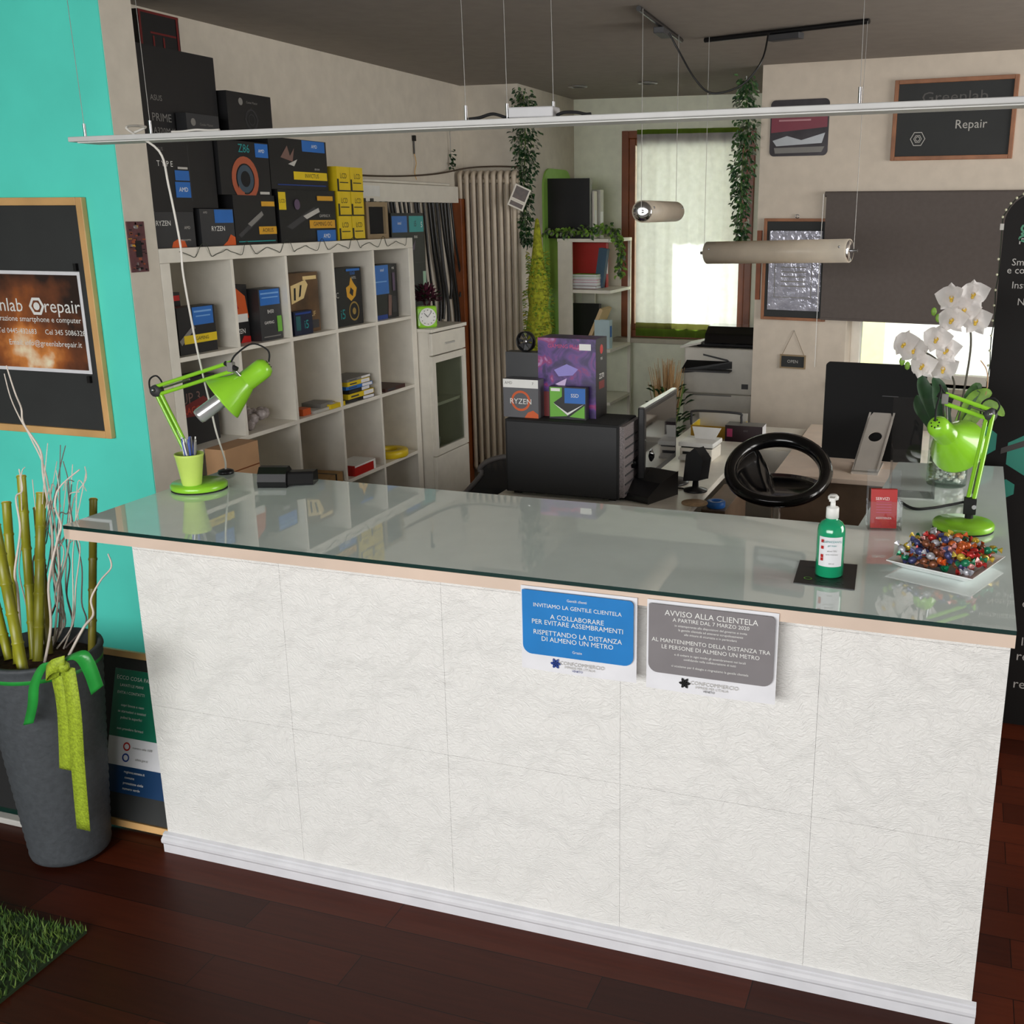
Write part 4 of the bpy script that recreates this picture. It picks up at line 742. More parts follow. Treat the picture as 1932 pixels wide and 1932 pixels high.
for lab, pts in (('black cable arching over the linear lamp left of its driver box', [(885, 232), (905, 222), (930, 215), (955, 222), (966, 222)]), ('black cable arching over the linear lamp right of its driver box', [(1050, 220), (1065, 212), (1088, 212), (1105, 218), (1115, 224)])):
    P = [PY(*p, .3) for p in pts]; tag(wire([(p.x, .3, max(p.z, lz+dz*(p.x-lx0)+.019)) for p in P], .004, MATB, 'lamp_cable', None, Vector((0, 0, 0)), 6), lab, 'cable')
P = [PY(283, 262, .33), PY(300, 285, .31), PY(318, 350, .305), PY(340, 460, .31), PY(346, 520, .31), PY(368, 640, .365), PY(380, 695, .40), PY(396, 762, .46), PY(408, 815, .51), PY(424, 866, .56), Vector((pk.x, .585, CT+.0152))]
P[0] = Vector((P[0].x, .33, lz+.02)); 
tag(wire([P[0]+Vector((-.05, 0, .006)), P[0]+Vector((-.01, 0, .02)), Vector((P[0].x+.004, .24, lz+.03)), P[1]]+P[2:], .0032, M('white_cable', (226, 222, 214), .5), 'lamp_cable', None, Vector((0, 0, 0)), 6), 'white cable dropping from the linear lamp to the counter behind the left green lamp', 'cable')
P = [PY(325, 258, .3), PY(345, 250, .3), PY(370, 245, .3), PY(395, 250, .3), PY(415, 256, .3)]
tag(wire([(p.x, .3, max(p.z, lz+dz*(p.x-lx0)+.019)) for p in P], .0032, M('white_cable'), 'lamp_cable', None, Vector((0, 0, 0)), 6), 'white cable bowing above the left part of the linear lamp', 'cable')
# two frosted tube pendants
FRO = M('frosted_tube_glass', (236, 228, 214), .35, kind='translucent')
def tube_lamp(label, a, c, r, ztop):
    a, c = Vector(a), Vector(c); d = (c-a); n_ = d.normalized(); t = thing('tube_pendant', label, 'lamp', a); L_ = d.length
    MB().lathe([(r*.94, 0), (r, 0), (r, L_), (r*.94, L_), (r*.94, 0)], FRO, (0, 0, 0), n_, 36).ob('tube_shade', t)
    for q, s in ((0, 1), (L_, -1)): MB().lathe([(0, -.006), (r*.45, -.008), (r*.86, -.002), (r*.93, .004), (r*.93, .02), (0, .02)], CHROME, n_*q, n_*s, 28).ob('end_cap', t)
    for q, s in ((0, -1), (L_, 1)):
        e = n_*(q+s*.018); MB().cyl(n_*q, n_*(q+s*.035), .007, STEEL, 10).ob('end_pin', t); wire([e, (e.x, e.y, ztop-a.z)], .0012, WIRE, 'suspension_wire', t)
    for q in (.03, L_-.03): MB().ball(n_*q+Vector((0, 0, r*.35))+Vector((n_.y, -n_.x, 0))*r*.93, .005, STEEL, 8).ob('screw', t)
    return t
TA, TB = PZ(1205, 18, 2.535), PZ(1285, 78, 2.535); TC, TD = PZ(1330, 78, 2.535), PZ(1640, 42, 2.535)
pa_ = PY(1212, 399, 1.97); tube_lamp('frosted tube pendant seen end-on in front of the niche window', (pa_.x, 1.97, pa_.z), (pa_.x-.02, 2.55, pa_.z-.0), .0425, 2.53)
pc_, pd_ = PY(1335, 477, 2.68), PY(1603, 473, 2.50)
tube_lamp('frosted tube pendant hanging lengthwise in front of the dark roller blind', pc_, pd_, .049, 2.53)
for nm, (a, c) in (('rear dark ceiling rail carrying the tube pendant near the blind', (TC, TD)), ('front dark ceiling rail carrying the tube pendant near the niche window', (TA, TB))):
    d = (c-a); t = thing('ceiling_rail', nm, 'ceiling rail', a); MB().tube([(0, 0, .004), d+Vector((0, 0, .004))], .0105, BLACK, 8).ob('rail', t)
    m_ = d*.52; n_ = d.normalized(); o = MB(); o.box((-.075, -.022, -.032), (.075, .022, -.0075), DGREY); o = o.ob('transformer', t, m_, math.atan2(n_.y, n_.x), bevel=.003)
P = [PZ(1262, 62, 2.5), PY(1280, 95, 2.35), PY(1312, 150, 2.35), PY(1345, 176, 2.37), PY(1400, 160, 2.38), PY(1437, 115, 2.39), PZ(1450, 62, 2.5)]
tag(wire(P, .004, BLACK, 'power_cable', None, Vector((0, 0, 0)), 8), 'black cable drooping between the two ceiling rails', 'cable')
for p, lab in (((1090, 163), 'round recessed ceiling spotlight above the hanging ivy'), ((1222, 156), 'round recessed ceiling spotlight above the niche window')):
    q = PZ(*p, 2.549); t = thing('ceiling_spotlight', lab, 'ceiling light', (q.x, q.y, 2.5498)); MB().lathe([(.045, 0), (.06, 0), (.06, -.006), (.045, -.008), (.045, 0)], STEEL, n=28).ob('rim', t); MB().lathe([(0, -.003), (.0445, -.003), (.0445, -.0005), (0, -.0005)], DGREY, n=24).ob('lens', t)

# ================================================================== BEYOND THE SHELF: CABINET, RADIATOR, RACK
cx0, cx1, cy0, cy1, cz = -.812, -.35, 2.785, 3.19, 1.217
t = thing('glass_door_cabinet', 'narrow white cabinet with top drawer and glass door right of the cube shelf', 'cabinet', (cx0, cy0, 0))
D_, W2 = cx1-cx0, cy1-cy0
b = MB(); b.box((0, 0, 0), (D_-.02, .018, cz-.0185), LAC); b.box((0, W2-.018, 0), (D_-.02, W2, cz-.0185), LAC); b.box((0, .0185, .0), (.006, W2-.0185, cz-.0185), LAC)
for z in (.02, .52, .80, 1.06): b.box((.007, .0185, z), (D_-.03, W2-.0185, z+.016), LAC)
b.ob('carcass', t)
MB().box((-.0, -.008, cz-.018), (D_+.006, W2+.008, cz), LAC).ob('top_panel', t, bevel=.002)
dr = MB().box((D_-.0195, .004, 1.08), (D_, W2-.004, 1.193), LAC).ob('drawer', t, bevel=.002); MB().box((D_, W2*.36, 1.125), (D_+.008, W2*.64, 1.135), LGREY).ob('handle', dr, bevel=.002)
b = MB(); 
for y in (.004, W2-.039): b.box((D_-.0195, y, .545), (D_, y+.035, 1.074), LAC)
for z in (.545, 1.039): b.box((D_-.0195, .0395, z), (D_, W2-.0395, z+.035), LAC)
gd = b.ob('glass_door', t); MB().quad((D_-.01, .04, .58), (0, W2-.08, 0), (0, 0, .458), thin_glass('smoky_pane', (200, 208, 196), .9, .03)).ob('door_pane', gd)
MB().box((D_-.0195, .004, .03), (D_, W2-.004, .539), LAC).ob('door', t, bevel=.002)
for i, (m, z) in enumerate(((GREY, .8162), (LGREY, .5362))): carton('flat_box', ['grey papers on the upper shelf behind the cabinet glass', 'pale box on the lower shelf behind the cabinet glass'][i], 'box', (-.58, cy0+.2, z), (.22, .2, .05 if i else .03), PI/2, m, [('r', .2, .3, .7, .6, TEALP)])
# on the cabinet
q = PX(787, 617, -.39)
t = thing('alarm_clock', 'square lime green alarm clock with white dial on top of the cabinet', 'clock', (-.40, cy0+.066, cz), PI/2-.75)
MB().box((-.055, 0, 0), (.055, .035, .112), LIME).ob('case', t, bevel=.012); b = MB(); b.lathe([(0, 0), (.045, 0), (.047, -.002), (.047, .002)], WPRINT, (0, -.002, .056), (0, -1, 0), 32); f = b.ob('dial', t)
b = MB()
for k in range(12): a = k*PI/6; b.box((.036*math.sin(a)-.002, -.0052, .056+.036*math.cos(a)-.002), (.036*math.sin(a)+.002, -.0045, .056+.036*math.cos(a)+.002), BLACK)
b.tube([(0, -.0055, .056), (-.02, -.0055, .078)], .0013, BLACK, 6); b.tube([(0, -.006, .056), (.022, -.006, .084)], .001, BLACK, 6); b.ob('hands', t)
q = Vector((-.50, cy0+.25, cz))
t = thing('potted_plant', 'dark purple plant in a small white pot beside the lime clock', 'plant', q)
MB().lathe([(0, 0), (.036, 0), (.046, .078), (.05, .08), (.05, .095), (.046, .095), (.043, .08), (0, .08)], WHITE, n=24).ob('pot', t); b = MB(); PUR = M('purple_leaf', (84, 28, 50), .6, var=.35, scale=60)
for i in range(220):
    d = Vector((R.gauss(0, 1), R.gauss(0, 1), abs(R.gauss(.5, .8)))).normalized(); p = Vector((0, 0, .12))+Vector((d.x*.07, d.y*.07, d.z*.08))*R.uniform(.2, 1); b.leaf(p, d, (0, 0, 1), .035, .014, PUR if i % 5 else IVYD)
for i in range(12): b.tube([(R.uniform(-.02, .02), R.uniform(-.02, .02), .08), (R.uniform(-.05, .05), R.uniform(-.05, .05), .17)], .0015, PUR, 4)
b.ob('foliage', t)
XB = -.56; ta, tb_ = PX(742, 470, XB), PX(800, 402, XB); bwd = tb_.y-ta.y; byc = (ta.y+tb_.y)/2; hs_ = max(.2, PX(770, 497, XB).z-cz); h2_ = tb_.z-cz-hs_
carton('product_box', 'black product box with silver line art standing behind the lime clock', 'box', (XB-.06, byc, cz), (bwd, .11, hs_), PI/2, BOXB, [('r', .2, .86, .6, .95, WPRINT), ('r', .9, .5, 1, .85, M('mint_print', (160, 196, 170), .5)), ('p', [(.05, .2), (.7, .5), (.72, .46), (.1, .14)], LGREY), ('p', [(.1, .1), (.5, .28), (.54, .22)], DGREY)])
carton('product_box', 'black product box with blue and teal squares on top of the line-art box', 'box', (XB-.06, byc, cz+hs_+.0005), (bwd, .11, h2_), PI/2, BOXB, [('r', .02, .62, .47, .94, BLUE), ('r', .53, .62, .98, .94, TEALP), ('t', 'intel', .24, .8, .09, WPRINT), ('t', 'i5', .72, .78, .16, BOXB), ('t', '5', .92, .76, .16, WPRINT), ('t', 'B365', .72, .52, .07, WPRINT), ('p', [(.3, .3), (.46, .5), (.42, .3), (.36, .16)], M('dusty_rose')), ('p', [(.55, .26), (.7, .46), (.66, .26)], M('dusk_violet'))])
t = tag(MB().box((0, 0, 0), (.03, .32, .62), M('olive_panel', (112, 100, 70), .6, var=.2)).ob('olive_board', None, (-.812, cy1+.08, 1.08), bevel=.002), 'olive brown wooden board fixed against the left wall behind the purple plant', 'board')
tag(MB().box((0, 0, 0), (.06, .06, 1.88), BROWN).ob('wooden_post', None, (-.812, 4.03, 0), bevel=.003), 'brown wooden post at the wall corner left of the radiator', 'post')
# wall rack with hanging black straps
ra, rb_ = PX(690, 362, -.78), PX(858, 362, -.78)
rk = thing('cable_rack', 'white wall rail with black cables hanging below it beside the radiator', 'rack', (-.814, 2.72, 1.90))
RL_ = 1.3
b = MB(); b.tube(smooth_path([(0, 0, -.12), (.02, .0, -.03), (.03, .03, .045), (.035, .12, .06), (.035, RL_-.1, .06)], 5), .008, LAC, 8); b.box((.0, .05, -.045), (.05, RL_, .05), LAC); b.ob('rail', rk, bevel=.004)
for k in range(20):
    y = .2+k*.054; dx = R.uniform(.0, .02); h_ = R.uniform(.35, .6) if k < 9 else R.uniform(.55, .95)
    MB().tube(smooth_path([(.03+dx, y, -.046), (.035+dx, y+.03, -.046-h_*.4), (.03+dx, y+.07+.03*(k > 9), -.046-h_*.8), (.03+dx, y+.08, -.046-h_)], 5), R.uniform(.007, .011), BLACK if k % 5 else DGREY, 6).ob('hanging_cable', rk)
b = MB(); b.box((.05, .1, -.02), (.054, .34, .035), WPRINT); b.box((.051, .16, -.05), (.055, .19, -.03), BLACK); b.box((.051, .24, -.05), (.055, .27, -.03), BLACK); b.ob('rail_label', rk)
# radiator
x0, x1 = PY(868, 600, 4.1).x, PY(992, 600, 4.1).x; x0 = -.80; x1 = -.395; rzb, rzt = .16, 2.035
rd = thing('column_radiator', 'tall beige column radiator on the rear wall beside the niche', 'radiator', (x0, 4.06, rzb)); RH = rzt-rzb; RADM = M('radiator_enamel', (198, 184, 164), .4); NC = 9
for k in range(NC):
    x = (k+.5)*(x1-x0)/NC; b = MB(); 
    for y in (.02, .075): b.tube([(x, y, .03), (x, y, RH-.03)], .0145, RADM, 10)
    b.tube(smooth_path([(x, .02, RH-.04), (x, .02, RH-.015), (x, .047, RH), (x, .075, RH-.015), (x, .075, RH-.04)], 4), .016, RADM, 8); b.tube(smooth_path([(x, .02, .04), (x, .02, .015), (x, .047, 0), (x, .075, .015), (x, .075, .04)], 4), .016, RADM, 8); b.ob('column', rd)
for z in (.05, RH-.05): MB().tube([(0, .047, z), (x1-x0, .047, z)], .017, RADM, 10).ob('manifold', rd)
for x in (.1, .3):
    for z in (.2, RH-.2): MB().cyl((x, .09, z), (x, .139, z), .012, STEEL, 8).ob('wall_bracket', rd)
P = [PX(690, 352, -.79), PX(740, 346, -.79), PX(800, 338, -.79), PX(860, 328, -.79), PY(930, 312, 4.06), PY(985, 314, 4.06)]
P = [Vector((-.79, 2.73, 1.99)), Vector((-.79, 3.0, 1.985)), Vector((-.79, 3.4, 1.995)), Vector((-.79, 3.8, 2.02)), Vector((-.72, 4.08, 2.062)), Vector((-.55, 4.1, 2.07)), Vector((-.40, 4.1, 2.065))]
tag(wire(P, .005, M('brown_cord', (74, 60, 46), .7), 'cord', None, Vector((0, 0, 0)), 6), 'thin brown cord running from the wall rail over the radiator top', 'cord')
# little things on the left wall
q = PX(862, 300, -.81)
b = MB(); b.tube([(0, 0, 0), (0, 0, .28)], .002, WIRE, 5); st = b
for i in range(26): st.leaf((R.uniform(-.005, .02), R.uniform(-.02, .02), R.uniform(0, .12)), (R.uniform(0, 1), R.uniform(-1, 1), R.uniform(-1, .4)), (0, 0, 1), .03, .016, IVYD)
tag(st.ob('hanging_ornament', None, (-.795, 4.0, 2.05)), 'small dark hanging ornament on a string above the radiator\'s left edge', 'ornament')
b = MB(); b.tube([(0, 0, .0), (0, 0, .09)], .004, BLACK, 6); b.box((-.004, -.008, .07), (.012, .008, .1), BLACK); b.tube(smooth_path([(0, 0, 0), (.004, .01, -.05), (0, -.006, -.1), (.004, .004, -.14)], 4), .002, GOLD, 5)
q = PX(783, 280, -.8); tag(b.ob('wall_hook', None, (-.806, q.y, q.z-.03)), 'little black wall hook with a hanging thread above the white rail', 'hook')

# ================================================================== NICHE
def garland(name, label, top, length, n, spread, ms, lw=(.036, .022), droop=None, cat='plant'):
    t = thing(name, label, cat, top); P = smooth_path(droop or [(0, 0, 0), (.01, -.01, -length*.3), (-.01, 0, -length*.65), (.005, -.005, -length)], 8)
    b = MB(); b.tube(P, .004, STEMG, 5)
    if not droop: b.tube([P[0]+Vector((0, .0, .02)), P[0]], .003, STEEL, 6)
    b.ob('stem', t); b = MB()
    for i in range(n):
        u_ = R.random()**.85; p = P[min(len(P)-1, int(u_*len(P)))]; sp = spread*(.55+.6*math.sin(PI*min(1, u_+.15)))
        o = Vector((R.gauss(0, 1), R.gauss(0, 1), R.gauss(0, .5))).normalized()*sp*R.random()
        b.leaf(p+o, o.normalized()*.7+Vector((0, 0, -R.uniform(.1, 1))), (R.gauss(0, 1), R.gauss(0, 1), 1), R.uniform(*lw)*1.0, lw[1]*R.uniform(.5, 1), R.choice(ms))
    b.ob('foliage', t); return t
g0 = PY(995, 178, 4.13)
garland('ivy_garland', 'dark artificial ivy garland hanging at the corner right of the radiator', (-.375, 4.16, g0.z), .86, 1100, .075, [IVYD, IVY, IVYD, M('grey_leaf', (120, 126, 108), .6)])
g1 = PW(1425, 150, .06)
garland('ivy_garland', 'green artificial ivy garland hanging at the corner right of the niche window', (g1.x-.05, 3.79, g1.z), .86, 1100, .06, [IVY, IVYD, IVY, M('grey_leaf')])
fr_ = PY(998, 370, 4.0); o = thing('photo_frame', 'tiny tilted white double photo frame hanging in the ivy by the radiator', 'frame', (-.36, 4.03, fr_.z))
o.rotation_euler = (0, .42, .3); b = MB(); ring(b, -.05, .05, -.03, .06, 0, .012, .009, WHITE); ring(b, -.05, .05, -.075, -.031, 0, .012, .009, WHITE); b.ob('frame', o); MB().box((-.0405, .003, -.0205), (.0405, .01, .0505), M('brown_photo', (70, 50, 40), .4, var=.4, scale=40)).box((-.0405, .003, -.0655), (.0405, .01, -.0405), M('brown_photo')).ob('picture', o)
# bookcase with open side to the right
by0, by1, bx0, bx1 = 4.62, 5.12, -.36, -.235; bx1 = PY(1078, 460, by0).x; bx0 = PY(1052, 460, by0).x-.0
bzt = PY(1060, 450, by0).z; bk = thing('bookcase', 'white bookcase in the niche holding red and black ring binders', 'bookcase', (bx0, by0, 0)); bd = bx1-bx0+.30
bdx = bx1-bx0
b = MB(); b.box((0, 0, 0), (bdx, .022, bzt-.0225), LAC); b.ob('side_panel', bk)
MB().box((0, by1-by0-.022, 0), (bdx+.0, by1-by0, bzt-.0225), LAC).ob('side_panel', bk)
topx = .36
MB().box((-.0, -.01, bzt-.022), (topx, by1-by0+.01, bzt), LAC).ob('top_board', bk, bevel=.002)
for z in (PX(1150, 545, bx0+.3).z, PX(1150, 640, bx0+.3).z-.05, .55, .2): MB().box((0.0, .0225, z-.02), (topx, by1-by0-.0225, z), LAC).ob('shelf_board', bk)
MB().box((topx-.02, by1-by0-.02, 0), (topx, by1-by0, bzt-.0225), LAC).ob('corner_post', bk)
s1 = PX(1150, 545, bx0+.3).z+.0006; s2 = PX(1150, 640, bx0+.3).z-.05+.0006
def binder(label, loc, rz, h_, w_, th, m, lean=0., spine=None, grp=None, d_=.0):
    b = MB(); b.box((0, 0, 0), (w_, .003, h_), m); b.box((0, th-.003, 0), (w_, th, h_), m); b.box((w_-.003, .0031, 0), (w_, th-.0031, h_), m); b.box((.008, .006, .006), (w_-.01, th-.006, h_-.008), PAPER)
    if spine: b.decs(spine, (w_, 0, 0), (0, th, 0), (0, 0, h_))
    o = tag(b.ob('ring_binder', None, loc), label, 'binder', grp); o.rotation_euler = (0, lean, rz); return o
a0 = PY(1027, 430, 4.64); a1 = PY(1112, 336, 4.64); zt_ = bzt+.0006
binder('black ring binder standing first on top of the bookcase', (a0.x, 4.645, zt_), 0, a1.z-zt_, a1.x-a0.x, .05, BLACK)
binder('white ring binder standing behind the black one on the bookcase top', (a0.x+.012, 4.70, zt_), 0, .30, a1.x-a0.x, .06, WHITE, 0, [('r', .2, .3, .8, .6, PAPER), ('c', .5, .15, .06, GREY)])
binder('grey spined ring binder at the far end of the bookcase top', (a0.x+.02, 4.80, zt_), 0, .31, a1.x-a0.x, .07, LGREY, 0, [('r', .1, .25, .9, .55, PAPER)])
yb_ = 4.93
a0 = PY(1082, 540, yb_); a1 = PY(1146, 458, yb_); zt_ = s1
binder('red ring binder standing on the upper bookcase shelf', (a0.x-.05, yb_, zt_), 0, a1.z-zt_, .29, .05, RED, 0, [('r', .2, .3, .8, .6, PAPER)])
o = binder('blue-grey ring binder leaning on the upper bookcase shelf beside the red one', (a1.x-.06, yb_-.11, zt_+.012), 0, .26, .06, .05, M('slate_blue', (52, 86, 110), .5), .14)
q = PY(1078, 552, 4.80); zc = s1
for i, (h_, m, lab) in enumerate(((.022, M('dark_red_print'), 'dark red book, lowest of the pile below the red binder'), (.02, PAPER, 'white book second from the bottom of the pile below the red binder'), (.018, PINK, 'pinkish book in the middle of the pile below the red binder'), (.02, PAPER, 'white paperback above the pinkish book on the bookcase shelf'), (.016, GREENP, 'green book topmost of the pile below the red binder'))):
    carton('book', lab, 'book', (q.x+.12, 4.80, zc), (.17, .13, h_), .06*(i % 3-1), m, [('r', 0, .15, 1, .85, PAPER)], (('r', 0, .15, 1, .85, PAPER),), 'books piled in the bookcase'); zc += h_+.0004
a0 = PY(1082, 640, yb_); a1 = PY(1130, 574, yb_)
binder('black ring binder on the lower bookcase shelf', (a0.x-.05, yb_, s2), 0, a1.z-s2, a1.x-a0.x+.05, .05, BLACK)
q = PY(1118, 640, 4.85); o = tag(MB().box((-.012, -.1, 0), (.012, .1, .28), M('pale_ply', (214, 186, 140), .6)).ob('wooden_board', None, (q.x, 4.80, s2+.006)), 'pale plywood board leaning on the lower bookcase shelf', 'board'); o.rotation_euler = (0, .42, 0)
q = PY(1140, 645, 4.78); binder('pale blue document folder at the open end of the lower bookcase shelf', (q.x-.04, 4.69, s2), -.1, .19, .11, .05, M('pale_blue_card', (190, 214, 222), .5), .0, [('r', .2, .4, .8, .8, BLUE)])
# green rounded board behind the bookcase
ga, gb = PX(1027, 560, -.425), PX(1076, 322, -.425); P = []; gw = gb.y-ga.y; gr = .12
for cy_, cz_, a0 in ((gw-gr, gb.z-gr, 0), (gr, gb.z-gr, 90)):
    for k in range(9): a = math.radians(a0+k*11.25); P.append((0, cy_+gr*math.cos(a), cz_+gr*math.sin(a)))
P += [(0, 0, .4), (0, gw, .4)]
tag(MB().prism(P, (.012, 0, 0), M('apple_green_board', (150, 200, 90), .5)).ob('green_board', None, (-.4295, ga.y, 0)), 'apple green rounded board on the niche side wall behind the bookcase', 'board')
# yellow green raffia ball plant on a stand + pale fabric
q = PY(1022, 590, 4.08); fl = Vector((q.x, 4.03, 0))
t = thing('moss_figure', 'tall vase-shaped yellow-green moss decoration beside the radiator', 'decoration', fl)
MOS = M('yellow_moss', (146, 150, 34), .9, var=.5, scale=50, bump=1., bscale=120); b = MB(); hb = PY(1020, 640, 4.03).z
b.lathe([(0, 0), (.07, 0), (.072, .04), (.06, .3), (.058, hb-.14), (.064, hb-.08), (.075, hb), (.082, hb+.06), (.07, hb+.14), (.06, hb+.2), (.068, hb+.28), (.06, hb+.36), (.046, hb+.44), (.03, hb+.56), (.02, hb+.66), (.01, hb+.72), (0, hb+.73)], MOS, n=24)
for i in range(700):
    z = hb-.1+R.random()*.62; a = R.uniform(0, 6.28); rr = .074 if z < hb+.3 else .05; p = Vector((rr*math.cos(a), rr*math.sin(a), z)); b.leaf(p*1.0, (math.cos(a), math.sin(a), R.uniform(-.5, .8)), (0, 0, 1), .03, .012, IVYL if i % 3 else M('yellow_leaf', (190, 184, 50), .6))
b.ob('moss_body', t)
# ivy along the bookcase top and down its right end
P = [PY(1012, 440, 4.6), PY(1060, 436, 4.6), PY(1105, 436, 4.6), PY(1140, 430, 4.6), PY(1160, 440, 4.62), PY(1172, 475, 4.62), PY(1168, 515, 4.62)]
garland('ivy_garland', 'light green ivy trailing along the bookcase top and over its right end', P[0], 0, 330, .035, [IVY, IVYL, IVYL, M('grey_leaf')], (.04, .034), [p-P[0] for p in P])
# curtain
cwid = wx1-wx0-.19; A_, B_ = PY(1203, 245, 5.17), PY(1389, 640, 5.17); ch = A_.z-B_.z; CUR = M('sheer_white_fabric', (206, 208, 208), .8, var=.07, scale=22, kind='translucent', bump=.1, bscale=200); CG = M('moss_green_fabric', (110, 140, 40), .8, kind='translucent'); CG2 = M('olive_fabric', (92, 92, 44), .8, kind='translucent')
b = MB(); n_ = 44
for z0, z1_, m in ((0, .055, CG), (.055, .095, CG2), (.095, ch-.03, CUR), (ch-.03, ch, CG)):
    vs = []
    for z in (z0, z1_):
        for i in range(n_+1): vs.append(((i/n_-.5)*(B_.x-A_.x), .006*math.sin(i*.9)+.003*math.sin(i*2.3), z))
    b.add(vs, [(i, i+1, n_+2+i, n_+1+i) for i in range(n_)], m, True)
c_ = b.ob('curtain', None, ((A_.x+B_.x)/2, 5.158, B_.z)); tag(c_, 'sheer white curtain with green top and bottom bands in the niche window', 'curtain')
# printer
x0_ = PY(1290, 700, 4.15).x; pz = PY(1380, 652, 4.15).z
t = thing('office_printer', 'white floor-standing office printer in the niche corner', 'printer', (x0_, 4.15, 0)); pw_ = 1.135-x0_; PRW = M('printer_white', (214, 210, 200), .45)
MB().box((.0, .0, .04), (pw_, .5, pz-.3), PRW).box((.03, .02, 0), (pw_-.03, .48, .04), DGREY).ob('paper_cabinet', t, bevel=.008)
MB().box((.0, .0, pz-.298), (pw_, .48, pz-.02), PRW).ob('body', t, bevel=.01)
MB().prism([(.02, -.002, pz-.10), (.30, -.002, pz-.10), (.30, -.002, pz-.14), (.0, -.06, pz-.17), (.0, -.06, pz-.15)], (0, .0, .004), BLACK).box((.03, -.09, pz-.155), (.30, .0, pz-.145), DGREY).ob('output_tray', t)
MB().prism([(.12, -.004, pz-.055), (.27, -.004, pz-.085), (.29, -.004, pz-.1), (.12, -.004, pz-.065)], (0, .003, 0), BLACK).ob('front_trim', t); MB().box((pw_-.12, -.004, pz-.26), (pw_-.08, 0, pz-.23), DGREY).ob('button_panel', t); MB().box((.06, -.003, pz-.31), (.3, .002, pz-.302), GREY).ob('drawer_grip', t)
MB().box((.07, .03, pz-.0195), (pw_, .47, pz+.0), BLACK).prism([(.12, .02, pz+.0005), (.12, .3, pz+.0005), (.12, .3, pz+.1), (.12, .12, pz+.1), (.12, .04, pz+.06)], (pw_-.12, 0, 0), GLOSSB).ob('scanner_lid', t, bevel=.012)
MB().prism([(-.03, .02, pz-.03), (.1, .02, pz+.0), (.1, .3, pz+.0), (-.03, .3, pz-.03)], (0, 0, .012), PRW).ob('control_panel', t, bevel=.003)
# dried grass in a floor pot
q = PY(1255, 790, 3.9); t = thing('dried_grass', 'tall dried beige grass with dark green leaves left of the printer', 'plant', (q.x+.0, 3.95, 0)); fz = q.z
MB().lathe([(0, 0), (.07, 0), (.1, .3), (.095, .3), (.07, .28), (0, .28)], DGREY, n=24).ob('pot', t); b = MB(); DRY = M('dry_grass', (186, 150, 104), .8, var=.25)
for i in range(130):
    a = R.uniform(0, 6.28); s = R.uniform(0, .12); h_ = PY(1255, 675, 3.95).z-R.uniform(0, .16); b.tube([(0.02*math.cos(a), .02*math.sin(a), .28), (s*.5*math.cos(a), s*.5*math.sin(a), h_*.7), (s*math.cos(a), s*math.sin(a), h_)], [.002, .003, .0012], DRY, 4, False)
b.ob('dry_stalks', t); b = MB()
for i in range(120):
    a = R.uniform(0, 6.28); z = R.uniform(.35, PY(1255, 735, 3.95).z); rr = R.uniform(.02, .12); b.leaf((rr*math.cos(a), rr*math.sin(a), z), (math.cos(a), math.sin(a), .7), (0, 0, 1), .07, .025, IVYD if i % 3 else IVY)
for i in range(10): a = R.uniform(0, 6.28); b.tube([(0, 0, .28), (.1*math.cos(a), .1*math.sin(a), .8)], .003, STEMG, 4)
b.ob('green_leaves', t)

# ================================================================== DESK BEHIND THE COUNTER
DZ = .74
dk = thing('desk', 'long white desk behind the counter carrying the computer and monitor', 'desk', (.585, 1.15, 0))
MB().box((0, 0, DZ-.025), (.765, 1.6, DZ), LAC).ob('desktop', dk, bevel=.003)
for x in (.03, .695):
    for y in (.04, 1.52): MB().box((x, y, 0), (x+.04, y+.04, DZ-.0255), LGREY).ob('leg', dk)
# computer case with boxes on top
ex0, ex1, ey0, ey1 = PY(953, 850, 1.5).x, PY(1167, 850, 1.5).x, 1.5, 1.73; ez = 1.038
t = thing('computer_case', 'black desktop computer case lying behind the counter with boxes on top', 'computer', (ex0, ey0, DZ)); ew, eh = ex1-ex0, ez-DZ
MB().box((0, .003, .012), (ew-.0, .23, eh), MATB).ob('chassis', t, bevel=.004); MB().box((.008, 0, .016), (ew-.008, .003, eh-.008), M('black_panel', (24, 25, 28), .45)).ob('side_panel', t, bevel=.002)
b = MB(); b.box((ew+.0005, .01, .02), (ew+.018, .22, eh-.006), M('grey_mesh', (112, 104, 104), .6, var=.5, scale=220)); 
for k in range(7): b.box((ew+.018, .025, .03+k*.035), (ew+.0205, .205, .036+k*.035), DGREY)
b.ob('front_mesh', t); b = MB()
for x in (.02, ew-.05):
    for y in (.03, .18): b.box((x, y, 0), (x+.03, y+.02, .012), BLACK)
b.ob('foot', t)
zt_ = ez+.0006
def front(px0, py0, px1, py1, y): A = PY(px0, py1, y); B = PY(px1, py0, y); return A.x, B.x, B.z-zt_
x0, x1, h_ = front(950, 718, 1014, 794, 1.535)
carton('processor_box', 'grey processor box with white band and orange ring standing on the computer case', 'box', ((x0+x1)/2, 1.57, zt_), (x1-x0, .06, h_), 0, M('mid_graphite_card', (92, 92, 96), .4), [('r', 0, .78, 1, 1, WPRINT), ('o', .5, .44, .27, .06, ORANGE), ('t', 'RYZEN', .5, .42, .2, WPRINT), ('p', [(.6, 0), (1, 0), (1, .1), (.85, .2), (.7, .14)], ORANGE), ('t', 'AMD', .16, .9, .1, GREY), ('t', '7', .85, .9, .1, GREY)])
x0, x1, h_ = front(957, 666, 1016, 794, 1.615)
carton('product_box', 'plain slate grey box behind the orange-ring processor box', 'box', ((x0+x1)/2, 1.645, zt_), (x1-x0, .06, h_), 0, BOXG, [('r', .05, .95, .95, .96, DGREY)])
